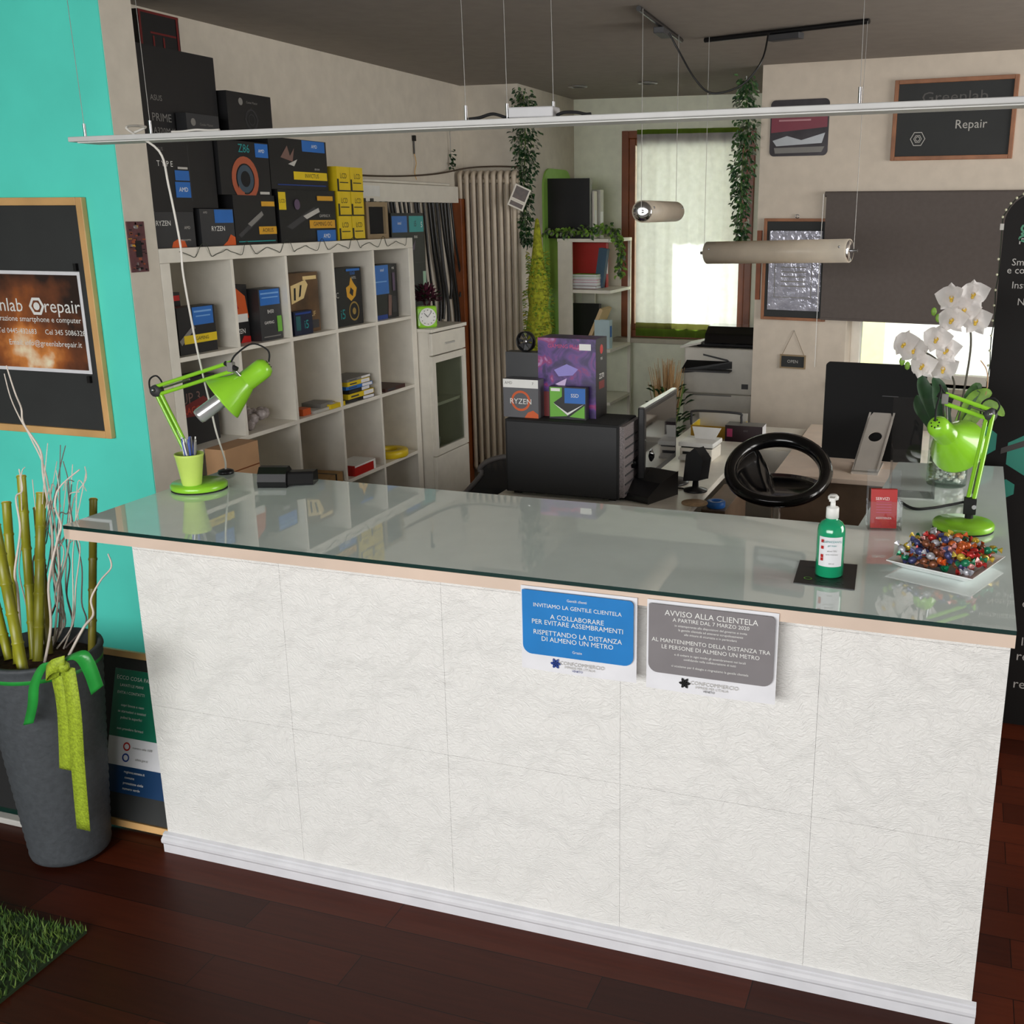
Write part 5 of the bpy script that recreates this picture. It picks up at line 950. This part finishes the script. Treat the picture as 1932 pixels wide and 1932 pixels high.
q = PY(992, 641, 1.64); fr_ = .031
t = thing('cooling_fan', 'round black cooling fan standing on the slate grey box', 'fan', (q.x, 1.64, zt_+h_+.0006+fr_*1.25), -.2); R_ = fr_*1.25
MB().lathe([(R_*.9, -.011), (R_, -.011), (R_, .011), (R_*.9, .011), (R_*.9, -.011)], BLACK, (0, 0, 0), (0, -1, 0), 28).ob('ring', t); MB().lathe([(0, .006), (.009, .006), (.0095, .004), (.0095, -.006), (0, -.006)], STEEL, (0, 0, 0), (0, -1, 0), 18).ob('hub', t)
b = MB()
for k in range(7):
    a = k*2*PI/7; c1, s1_ = math.cos(a), math.sin(a); c2, s2_ = math.cos(a+.62), math.sin(a+.62); ro = R_*.88
    b.add([(.0095*c1, -.004, .0095*s1_), (ro*c1, -.006, ro*s1_), (ro*c2, .005, ro*s2_), (.0095*c2, .004, .0095*s2_)], [(0, 1, 2, 3)], DGREY)
for k in range(3): a = k*2*PI/3; b.tube([(0, .009, 0), (R_*.92*math.cos(a), .009, R_*.92*math.sin(a))], .0018, BLACK, 5)
b.ob('blade', t)
x0, x1, h_ = front(1017, 641, 1124, 792, 1.60)
NEB = nebula_mat()
carton('product_box', 'purple motherboard box with a car print standing on the computer case', 'box', ((x0+x1)/2, 1.665, zt_), (x1-x0, .13, h_), 0, NEB, [('r', .0, .0, .2, .32, M('dark_red_print')), ('p', [(.28, .6), (.5, .68), (.7, .62), (.6, .54), (.36, .52)], M('pale_violet', (150, 140, 214), .4)), ('p', [(.3, .42), (.5, .5), (.46, .38)], M('lilac', (214, 190, 230), .4)), ('t', 'GAMING PLUS', .46, .9, .07, PINK), ('r', .72, .86, .92, .94, WPRINT)],
       [('r', 0, 0, 1, 1, BOXB), ('c', .5, .86, .06, RED), ('t', 'MSI', .5, .74, .05, WPRINT), ('t', 'Z270', .5, .52, .09, WPRINT), ('r', .25, .36, .75, .46, M('dark_red_print'))])
x0, x1, h_ = front(1035, 733, 1104, 793, 1.55)
carton('processor_box', 'small black, green and blue drive box leaning in front of the purple box', 'box', ((x0+x1)/2, 1.575, zt_), (x1-x0, .03, h_), 0, BOXB, [('p', [(.02, .05), (.02, .98), (.35, .98), (.35, .7), (.12, .5), (.5, .1)], GREENP), ('p', [(.55, .08), (.96, .45), (.96, .05)], GREENP), ('r', .42, .5, .98, .97, BLUE), ('p', [(.1, .5), (.5, .12), (.95, .5), (.5, .2)], WPRINT), ('r', .05, .86, .3, .95, WPRINT), ('t', 'SSD', .7, .74, .16, WPRINT)])
# monitor seen from the side
t = thing('monitor', 'glossy black computer monitor on the desk turned sideways beside the computer case', 'monitor', (1.135, 1.88, DZ))
th = .0
MB().box((-.028, -.245, .05), (0, .245, .345), BLACK).ob('housing', t, bevel=.006); MB().quad((.0006, -.225, .075), (0, .45, 0), (0, 0, .25), M('dark_screen', (10, 11, 14), .06, coat=.5)).ob('screen', t)
b = MB(); b.box((-.024, -.246, .343), (-.002, .246, .348), CHROME); b.ob('top_trim', t, bevel=.002)
MB().lathe([(0, 0), (.085, 0), (.085, .008), (.03, .018), (0, .018)], BLACK, (.03, 0, 0), n=28, sy=1.0).box((-.05, -.03, .015), (-.029, .03, .2), BLACK).box((-.05, -.03, .005), (.03, .03, .016), BLACK).ob('stand', t)
# dark device pile at the counter's inner edge
q = PZ(1215, 940, DZ)
t = thing('handset_cradle', 'black bulky handset cradle with coiled cord in front of the monitor', 'telephone', (q.x-.0, q.y+.03, DZ), -.35); t.scale = (1, 1, 1.35)
MB().prism([(-.08, -.10, 0), (-.08, .10, 0), (-.08, .10, .07), (-.08, -.02, .05), (-.08, -.10, .02)], (.16, 0, 0), BLACK).ob('body', t, bevel=.008); MB().tube(smooth_path([(-.05, -.09, .06), (-.05, -.06, .09), (-.05, 0, .095), (-.05, .06, .115), (-.05, .095, .10)], 5), [.02]+[.02]*3+[.013]*14+[.02]*3, GLOSSB, 10).ob('handset', t)
P = [(-.10+.012*math.cos(k*.9), -.06-.0*k+.012*math.sin(k*.9), .005+.0022*k) for k in range(60)]; MB().tube(P, .003, GREY, 5).ob('coiled_cord', t)
# small black angular device on stand
q = PZ(1312, 926, DZ)
t = thing('desk_camera', 'small black angular camera-like device on a short desk stand', 'device', (q.x, q.y, DZ), -.5); t.scale = (1.12, 1.12, 1.15)
MB().lathe([(0, 0), (.042, 0), (.042, .006), (.012, .014), (.009, .05), (0, .05)], BLACK, n=20).ob('stand', t)
MB().prism([(-.042, -.02, .03), (.036, -.02, .045), (.048, -.02, .12), (.01, -.02, .155), (-.03, -.02, .125)], (0, .045, 0), MATB).ob('body', t, bevel=.006)
P = [PZ(1250, 905, DZ+.003), PZ(1268, 918, DZ+.003), PZ(1290, 922, DZ+.003), PZ(1312, 926, DZ+.0085)]; tag(wire(P[:3]+[PZ(1300, 928, DZ+.003)], .003, MATB, 'usb_cable', None, Vector((0, 0, 0)), 6), 'thin black cable between the monitor and the angular device on the desk', 'cable')
q = PZ(1318, 953, DZ); tag(MB().lathe([(0, 0), (.05, 0), (.05, .004), (0, .004)], M('cork', (190, 160, 124), .8, var=.2, scale=50), n=28).ob('cork_mat', None, (q.x-.02, q.y+.02, DZ)), 'round brown cork mat on the desk near the stool', 'mat')
# equipment at the desk's far end
t = thing('label_printer', 'white layered label printer at the far end of the desk', 'printer', (1.185, 2.36, DZ), -.05)
MB().box((-.075, -.07, 0), (.075, .08, .055), WHITE).ob('body', t, bevel=.006); MB().box((-.08, -.075, .062), (.08, .08, .082), WPRINT).ob('paper_tray', t, bevel=.004); MB().prism([(-.065, -.078, .018), (.065, -.078, .018), (.065, -.12, .012), (-.065, -.12, .012)], (0, 0, .01), LGREY).box((-.06, -.074, .028), (.06, -.0705, .04), BLACK).box((-.07, -.06, .0552), (.07, .07, .0618), BLACK).ob('paper_slot', t); MB().prism([(-.03, .02, .0825), (.06, .02, .0825), (.075, .07, .125), (-.06, .07, .125)], (0, .006, 0), WPRINT).ob('rear_guide', t)
a0, a1 = PZ(1362, 880, DZ), PZ(1440, 880, DZ)
cb2 = thing('low_cabinet', 'low white cabinet behind the desk carrying the yellow filing basket', 'cabinet', (.95, 2.82, 0)); MB().box((0, 0, 0), (.585, .45, .72), LAC).ob('body', cb2, bevel=.003); MB().box((.01, -.018, .03), (.3, -.0005, .70), LAC).ob('door', cb2, bevel=.002); MB().box((.305, -.018, .03), (.578, -.0005, .70), LAC).ob('door', cb2, bevel=.002)
bz = .7206
q = PY(1355, 800, 2.95); t = thing('filing_basket', 'yellow filing basket with dark wire handle on the low cabinet', 'basket', (q.x, 2.97, bz))
bw = .125; MB().box((-bw, -.08, 0), (bw, .1, .004), YEL).box((-bw, -.08, .0041), (bw, -.075, .06), M('ochre_plastic', (196, 150, 30), .45)).box((-bw, .095, .0041), (bw, .1, .10), LGREY).box((-bw, -.0749, .0041), (-bw+.005, .0949, .06), YEL).box((bw-.005, -.0749, .0041), (bw, .0949, .06), YEL).ob('tray', t)
MB().tube(smooth_path([(-bw, -.07, .06), (-bw, -.07, .11), (-bw+.02, -.07, .13), (bw-.02, -.07, .13), (bw, -.07, .11), (bw, -.07, .06)], 4), .006, DGREY, 8).ob('handle', t)
q0_, q1_ = PY(1370, 812, 2.86), PY(1440, 812, 2.86)
carton('electronics_box', 'small dark red and black electronics box with grey top on the low cabinet', 'box', ((q0_.x+q1_.x)/2, 2.885, bz), (q1_.x-q0_.x, .10, max(.08, PY(1400, 802, 2.86).z-bz)), 0, M('wine_card', (44, 20, 28), .4), [('r', .05, .3, .2, .8, PINK), ('t', 'ASUS', .55, .7, .12, GREY)], [('r', 0, 0, 1, 1, PAPER)], None, 0, [('r', 0, 0, 1, 1, GREY)])
# bar stool
st = Vector((1.652, 1.62, 0)); sz_ = .765
t = thing('bar_stool', 'gloss black tub bar stool with open back loop behind the counter', 'stool', st, .12)
rx, ry = .172, .17
def rim(a): k = (1+math.sin(a))/2; return Vector((rx*(1.0+.02*k)*math.cos(a), ry*math.sin(a)+.02*k, sz_+.045+.15*k**1.15))
b = MB(); P = [rim(2*PI*k/48) for k in range(49)]; STB = M('stool_black', (8, 8, 9), .16, coat=.15, spec=.35); b.tube(P, [.021+.008*(1+math.sin(2*PI*k/48))/2 for k in range(49)], STB, 12, False); b.ob('back_loop', t)
b = MB(); vs = []; N, Kk = 48, 8
for i in range(Kk+1):
    q = i/Kk
    for k in range(N):
        a = 2*PI*k/N; rp_ = rim(a); cw_ = abs((a-math.radians(52)+PI) % (2*PI)-PI)/math.radians(66); hb_ = sz_+.05+(rp_.z-sz_-.05)*min(1, max(0, (cw_-.8)/.35)); r0 = q*1.02; z = sz_+(hb_-sz_)*q**3.0
        vs.append((rp_.x*r0, (rp_.y-.01)*r0+.01*q, z))
b.add(vs, [(i*N+k, i*N+(k+1) % N, (i+1)*N+(k+1) % N, (i+1)*N+k) for i in range(Kk) for k in range(N)], STB, True); o = b.ob('seat', t); s__ = o.modifiers.new('thickness', 'SOLIDIFY'); s__.thickness = .018; s__.offset = -1
b = MB(); b.tube([(0, 0, .02), (0, 0, .42), (0, 0, .421), (0, 0, sz_-.02)], [.028, .028, .018, .018], CHROME, 16); b.ob('column', t); MB().lathe([(0, 0), (.185, 0), (.185, .006), (.05, .02), (.03, .03), (0, .03)], CHROME, n=36).ob('base', t)
b = MB(); b.tube([(.14*math.cos(a), .14*math.sin(a)-.1, .3) for a in [PI+k*PI/16 for k in range(17)]], .009, CHROME, 8); b.tube([(0, 0, .3), (0, -.24, .3)], .009, CHROME, 8); b.ob('footrest', t)
# grey mesh office chair at left
t = thing('office_chair', 'grey mesh office chair back between the cabinet and the computer case', 'chair', (.30, 1.92, 0)); P = []
cp = [PY(*p, 1.92)-Vector((.30, 1.92, 0)) for p in ((921, 935), (905, 900), (905, 885), (918, 872), (940, 864), (965, 862))]
P = smooth_path([Vector((-.17, 0, .5))]+cp[1:]+[Vector((.22, 0, cp[-1].z-.02)), Vector((.25, 0, cp[-1].z-.1)), Vector((.2, 0, .5))], 5)
MB().tube(P, .012, M('chair_grey', (96, 92, 90), .5), 8).ob('back_frame', t); o = MB(); n_ = len(P); o.add([p for p in P], [tuple(range(n_))], thin_glass('chair_mesh', (120, 116, 114), .5, .6, 1.1)); o.ob('back_mesh', t)
MB().box((-.15, -.40, .43), (.24, -.02, .49), DGREY).ob('seat', t, bevel=.02); MB().cyl((.04, -.2, .06), (.04, -.2, .43), .03, BLACK).tube([(.04, .0, .46), (.04, .03, .55), (.04, .02, .62)], .018, BLACK).ob('column', t); b = MB()
for k in range(5): a = 2*PI*k/5; b.tube([(.04, -.2, .09), (.04+.22*math.cos(a), -.2+.22*math.sin(a), .06)], .016, BLACK); b.ball((.04+.22*math.cos(a), -.2+.22*math.sin(a), .026), .026, BLACK, 10)
b.ob('wheel_base', t)
# right desk with all-in-one computer
d2 = thing('side_desk', 'pale side desk with brown front panel under the right window', 'desk', (1.55, 2.16, 0)); MB().box((0, 0, DZ-.022), (1.1, 1.15, DZ), M('pale_desk', (226, 206, 188), .45)).ob('desktop', d2, bevel=.002)
MB().box((.02, .02, 0), (1.08, .04, DZ-.0225), M('brown_laminate', (104, 84, 66), .5, var=.15)).ob('front_panel', d2); MB().box((.02, .0405, 0), (.045, 1.13, DZ-.0225), M('brown_laminate')).box((1.055, .0405, 0), (1.08, 1.13, DZ-.0225), M('brown_laminate')).ob('leg_panel', d2)
yI = 2.55; A_, B_ = PY(1549, 865, yI), PY(1742, 686, yI); iw, ih = .44, 0; A2 = PY(1555, 683, yI)
t = thing('desktop_computer', 'black-backed desktop computer with pale metal stand on the side desk', 'computer', (A_.x, yI, DZ), -.03); zb_ = A_.z-DZ; zt2 = A2.z-DZ; iw = B_.x-A_.x+.02
b = MB(); P = []
for cx, cz_, a0 in ((iw-.015, zt2-.015, 0), (.015, zt2-.015, 90), (.015, zb_+.015, 180), (iw-.015, zb_+.015, 270)):
    for k in range(6): a = math.radians(a0+k*18); P.append((cx+.015*math.cos(a), 0, cz_+.015*math.sin(a)))
b.prism(P, (0, .03, 0), M('black_shell', (10, 10, 11), .6, spec=.2)); b.box((iw*.58, -.001, zt2-.138), (iw*.74, -.0002, zt2-.134), DGREY); b.box((iw*.5, -.001, zb_+.035), (iw*.6, -.0002, zb_+.04), DGREY); b.ob('display', t, bevel=.003)
sa = PY(1665, 778, yI).x-A_.x; ALU = M('pale_metal', (190, 184, 176), .35, .3)
tz, by = PY(1660, 778, yI).z-DZ, -.26
b = MB(); w2 = .055; xs_ = [sa-w2, sa+w2]
hole = [(.028*math.cos(2*PI*k/24), .028*math.sin(2*PI*k/24)) for k in range(24)]
p0, p1 = Vector((sa, -.002, tz)), Vector((sa-.03, by, .012)); dv = (p1-p0); L_ = dv.length; dv.normalize(); rx_ = Vector((1, 0, 0)); nv = rx_.cross(dv).normalized(); hc_ = p0+dv*L_*.42
outer = []
for k in range(24):
    c_, s_ = hole[k]; m_ = max(abs(c_)/w2, 1e-6); 
    tt = [w2/abs(c_)] if abs(c_) > 1e-6 else [9]
    if s_ > 1e-6: tt.append(L_*.58/s_)
    if s_ < -1e-6: tt.append(L_*.42/-s_)
    q = min(tt); outer.append((c_*q, s_*q))
vs = [hc_+rx_*c_+dv*s_ for c_, s_ in hole]+[hc_+rx_*c_+dv*s_ for c_, s_ in outer]
b.add(vs, [(k, (k+1) % 24, 24+(k+1) % 24, 24+k) for k in range(24)], ALU)
for sx_ in (-1, 1): b.quad(p0+rx_*w2*sx_, dv*L_, rx_*(-.008*sx_), ALU)
cs = [p0-rx_*w2, p0+rx_*w2, p1+rx_*w2, p1-rx_*w2]; b.box((sa-.03-w2, by-.02, 0), (sa-.03+w2, by+.2, .008), ALU); o = b.ob('stand', t); q_ = o.modifiers.new('thickness', 'SOLIDIFY'); q_.thickness = .004
# blue tape roll and little clutter on a side table near the stool
q = PZ(1366, 962, .70); t = thing('drawer_unit', 'dark brown drawer unit next to the bar stool behind the counter', 'cabinet', (1.356, 1.66, 0)); 
MB().box((0, 0, .0), (.095, .42, .70), M('brown_laminate')).ob('body', t, bevel=.003); MB().box((.006, -.016, .46), (.089, -.0005, .68), M('brown_laminate')).ob('drawer', t); MB().box((.006, -.016, .2), (.089, -.0005, .44), M('brown_laminate')).ob('drawer', t)
q = PZ(1366, 958, .72); tag(MB().lathe([(.018, 0), (.034, 0), (.036, .003), (.036, .022), (.034, .025), (.018, .025), (.018, 0)], BLUE, n=24).ob('tape_roll', None, (1.404, 1.71, .7002)), 'roll of blue tape behind the counter next to the stool', 'tape roll')

# ================================================================== RIGHT WALL
def on_wall(px, py, off=0): p = PW(px, py, off); return p
a0, a1 = PW(1456, 190), PW(1561, 293); w_ = (a1-a0).dot(WR_U); h_ = a0.z-a1.z; c = a0+WR_U*w_/2; c.z = a1.z; c += WR_N*.001
b = MB(); P = []; r_ = .025
for cx, cz_, a_ in ((w_/2-r_, h_-r_, 0), (-w_/2+r_, h_-r_, 90), (-w_/2+r_, r_, 180), (w_/2-r_, r_, 270)):
    for k in range(7): a = math.radians(a_+k*15); P.append((cx+r_*math.cos(a), 0, cz_+r_*math.sin(a)))
b.prism(P[::-1], (0, -.006, 0), M('dark_tin', (56, 52, 56), .35, .4, var=.3, scale=12))
b.decs([('p', [(.02, .42), (.98, .5), (.98, .86), (.02, .84)], M('wine_red_print', (128, 50, 66), .35)), ('r', .15, .62, .7, .65, M('pale_rose', (190, 140, 146), .4)), ('p', [(.05, .28), (.3, .36), (.55, .28), (.95, .4), (.9, .22), (.5, .2), (.12, .18)], M('pale_tin', (176, 180, 184), .3, .4)), ('p', [(.1, .05), (.9, .06), (.95, .16), (.08, .15)], GREY)], (-w_/2, -.006, 0), (w_, 0, 0), (0, 0, h_))
tag(b.ob('tin_sign', None, c, WR_A), 'rounded dark red and grey tin sign on the right wall above the pendant', 'sign')
def wallboard(name, label, px0, py0, px1, py1, fm, t_=.02, xadd=0):
    a0, a1 = PW(px0, py0, .01), PW(px1, py1, .01); w_ = (a1-a0).dot(WR_U)+xadd; h_ = a0.z-a1.z; c = a0+WR_U*(w_/2); c.z = a1.z; c -= WR_N*(.01-.001)
    return board(name, label, c, w_, h_, WR_A, fm, t_, .02), w_, h_, c
b1, w_, h_, c = wallboard('chalkboard', 'wood-framed chalkboard with chalk lettering and hexagon high on the right wall', 1690, 152, 1909, 299, M('mid_wood', (150, 100, 68), .5, var=.2), .02)
b = MB(); b.decs([('t', 'Greenlab', .5, .80, .2, M('faded_chalk', (96, 94, 92), .9), 1.25), ], (-w_/2+.02, -.0106, .02), (w_-.04, 0, 0), (0, 0, h_-.04)); b.ob('chalk_lettering', b1); b = MB(); b.decs([('t', 'Repair', .66, .42, .17, CHALK)], (-w_/2+.02, -.0106, .02), (w_-.04, 0, 0), (0, 0, h_-.04)); b.ob('chalk_lettering', b1); b = MB(); b.decs([('o', .2, .24, .11, .012, CHALK, 6), ('o', .2, .24, .06, .01, CHALK, 6), ('o', .2, .24, .035, .01, CHALK)], (-w_/2+.02, -.0106, .02), (w_-.04, 0, 0), (0, 0, h_-.04)); b.ob('chalk_emblem', b1)
b2, w_, h_, c = wallboard('chalkboard', 'small wood-framed board with plastic-wrapped certificate beside the dark blind', 1443, 412, 1556, 607, M('mid_wood'), .016)
MB().lathe([(.008, -.002), (.011, -.002), (.011, .002), (.008, .002), (.008, -.002)], STEEL, (0, -.008, h_+.011), (0, -1, 0), 16).ob('hanging_ring', b2)
FOIL = M('glossy_wrap', (186, 186, 200), .12, .35, var=.25, scale=24, bump=.9, bscale=26)
b = MB(); cw, chh = w_-.07, h_*.78; b.box((-cw/2, -.004, 0), (cw/2, 0, chh), FOIL); b.decs([('r', .12, .16, .84, .17, GREY), ('r', .12, .84, .84, .85, GREY), ('r', .12, .16, .135, .85, GREY), ('r', .825, .16, .84, .85, GREY)]+[('r', .25, .3+k*.06, .72, .315+k*.06, GREY) for k in range(7)], (-cw/2, -.004, 0), (cw, 0, 0), (0, 0, chh))
p_ = c+Vector((0, 0, h_*.10))+WR_N*.0118+WR_U*.0; tag(b.ob('certificate', None, p_, WR_A), 'shiny plastic-wrapped certificate fixed on the small wood-framed board', 'certificate')
a0 = PW(1428, 435, .01); a1 = PW(1428, 565, .01); 
# roller blind
a0, a1 = PW(1560, 362, .03), PW(1545, 603, .03); h_ = a0.z-a1.z; w_ = 1.45
t = thing('roller_blind', 'dark grey-brown roller blind half lowered over the right window', 'blind', Vector((a0.x, a0.y, a1.z)), WR_A)
MB().box((0, -.001, .012), (w_, .001, h_-.01), M('taupe_blind_fabric', (92, 84, 80), .85, var=.06, scale=40)).ob('fabric', t); MB().tube([(-.01, .012, h_-.012), (w_+.01, .012, h_-.012)], .014, M('taupe_blind_fabric'), 12).ob('roller', t); MB().box((0, -.005, 0), (w_, .005, .0118), M('taupe_blind_fabric')).ob('bottom_bar', t)
b = MB(); b.tube([(-.016, 0, h_-.01), (-.02, 0, h_*.5), (-.016, 0, -.26)], .0018, WPRINT, 5); b.ob('pull_cord', t)
# small sign on a string
a0, a1 = PW(1472, 668, .006), PW(1519, 697, .006); w_ = (a1-a0).dot(WR_U); h_ = a0.z-a1.z; c = a0+WR_U*w_/2; c.z = a1.z; c -= WR_N*.005
t = thing('hanging_sign', 'tiny framed slate sign on a string below the certificate board', 'sign', c, WR_A); b = MB(); ring(b, -w_/2, w_/2, 0, h_, -.008, 0, .008, M('sand_wood')); b.ob('frame', t)
b = MB(); b.box((-w_/2+.0085, -.005, .0085), (w_/2-.0085, -.001, h_-.0085), SLATE); b.decs([('t', 'OPEN', .5, .5, .4, CHALK)], (-w_/2+.0085, -.005, .0085), (w_-.017, 0, 0), (0, 0, h_-.017)); b.ob('slate', t)
hs = PW(1499, 624, .006).z-c.z; MB().tube([(-w_*.42, -.004, h_), (0, -.004, hs), (w_*.42, -.004, h_)], .0014, M('string', (130, 110, 80), .8), 5).ball((0, -.003, hs), .003, STEEL, 6).ob('string', t)
# vertical wooden strip at wall corner
a0, a1 = PW(1443, 435, .005), PW(1430, 565, .005)
tag(MB().box((-.012, -.02, 0), (.012, 0, a0.z-a1.z), BROWN).ob('wooden_strip', None, WR_O+WR_U*.02+WR_N*.0005+Vector((0, 0, a1.z)), WR_A), 'short brown wooden strip on the wall corner left of the certificate board', 'strip')

# ================================================================== BLACK SIGN PANEL AT RIGHT
bx, by_ = 2.352, 1.62; bH = 1.86; bW = .95; rr_ = .10
t = thing('sign_panel', 'tall black rounded advertising panel with teal hexagons right of the counter', 'sign', (bx, by_, 0)); P = [(0, 0, 0), (bW, 0, 0)]
for cx, cz_, a_ in ((bW-rr_, bH-rr_, 0), (rr_, bH-rr_, 90)):
    for k in range(9): a = math.radians(a_+k*11.25); P.append((cx+rr_*math.cos(a), 0, cz_+rr_*math.sin(a)))
SB = M('sign_black', (20, 17, 16), .6, spec=.2); b = MB(); b.prism(P, (0, .018, 0), SB)
def st_(s, px, py, size, m, dx=None):
    q = PY(px, py, by_)-Vector((bx, by_, 0)); n_ = len(s); b.text(s, (q.x+size*.27*n_, -.0008, q.z), (1, 0, 0), (0, 0, 1), size, m)
SG = M('sign_green', (52, 130, 96), .5); SWH = M('sign_white', (178, 174, 170), .5)
for s, px, py, size, m in (('greenlab', 1900, 430, .085, SG), ('riparazioni', 1900, 453, .042, SWH), ('Smartphone', 1904, 495, .032, SWH), ('e computer', 1893, 510, .032, SWH), ('Installazione', 1888, 538, .032, SWH), ('Notebook', 1918, 570, .032, SWH), ('e altro', 1924, 584, .032, SWH), ('data', 1922, 1138, .045, SWH), ('consulenza', 1924, 1180, .045, SWH), ('lab', 1920, 1210, .045, SWH), ('repair', 1905, 1236, .05, SWH), ('repair', 1899, 1288, .05, SWH)): st_(s, px, py, size, m)
for px, py, r_ in ((1938, 858, .075), (1852, 832, .055), (1896, 922, .034), (1978, 790, .05)):
    q = PY(px, py, by_)-Vector((bx, by_, 0)); b.add([(q.x+r_*math.sin(k*PI/3), -.001, q.z+r_*math.cos(k*PI/3)) for k in range(6)], [tuple(range(6))[::-1]], M('sign_teal', (24, 130, 112), .5)) if q.x-r_ > .004 else b.add([(max(.004, q.x+r_*math.sin(k*PI/3)), -.001, q.z+r_*math.cos(k*PI/3)) for k in range(6)], [tuple(range(6))[::-1]], M('sign_teal', (24, 130, 112), .5))
b.prism([(.06, -.0012, 1.02), (.8, -.0012, 1.34), (.8, -.0012, 1.30), (.06, -.0012, 1.0)], (0, .0006, 0), M('sign_grey', (52, 46, 44), .5))
b.ob('panel', t)
MB().box((.05, -.12, 0), (.09, .16, .02), BLACK).box((.86, -.12, 0), (.9, .16, .02), BLACK).ob('foot', t)
P = [(-.004, .009, .95+.05*k+.0) for k in range(15)]+[(rr_-(rr_+.006)*math.cos(a), .009, bH-rr_+(rr_+.006)*math.sin(a)) for a in [k*PI/14 for k in range(1, 8)]]+[(rr_+.08*k, .009, bH+.006) for k in range(1, 6)]
o = MB(); o.tube([(x+.003*math.sin(i*2), y-.006*math.cos(i*1.3), z) for i, (x, y, z) in enumerate(P)], .002, M('dark_green_wire'), 5)
for i, (x, y, z) in enumerate(P): o.ball((x-.003, y-.006, z), .0045, M('clear_bulb', (220, 220, 190), .2), 6)
tag(o.ob('light_chain', None, (bx, by_, 0)), 'light chain with tiny clear bulbs around the black sign panel edge', 'light chain')
o = MB().box((.0, 0, 0), (.012, .012, .02), LGREY); q = PY(1887, 428, by_); tag(o.ob('clip', None, (bx-.012, by_, q.z-.01)), 'pale clip on the left edge of the black sign panel', 'clip')
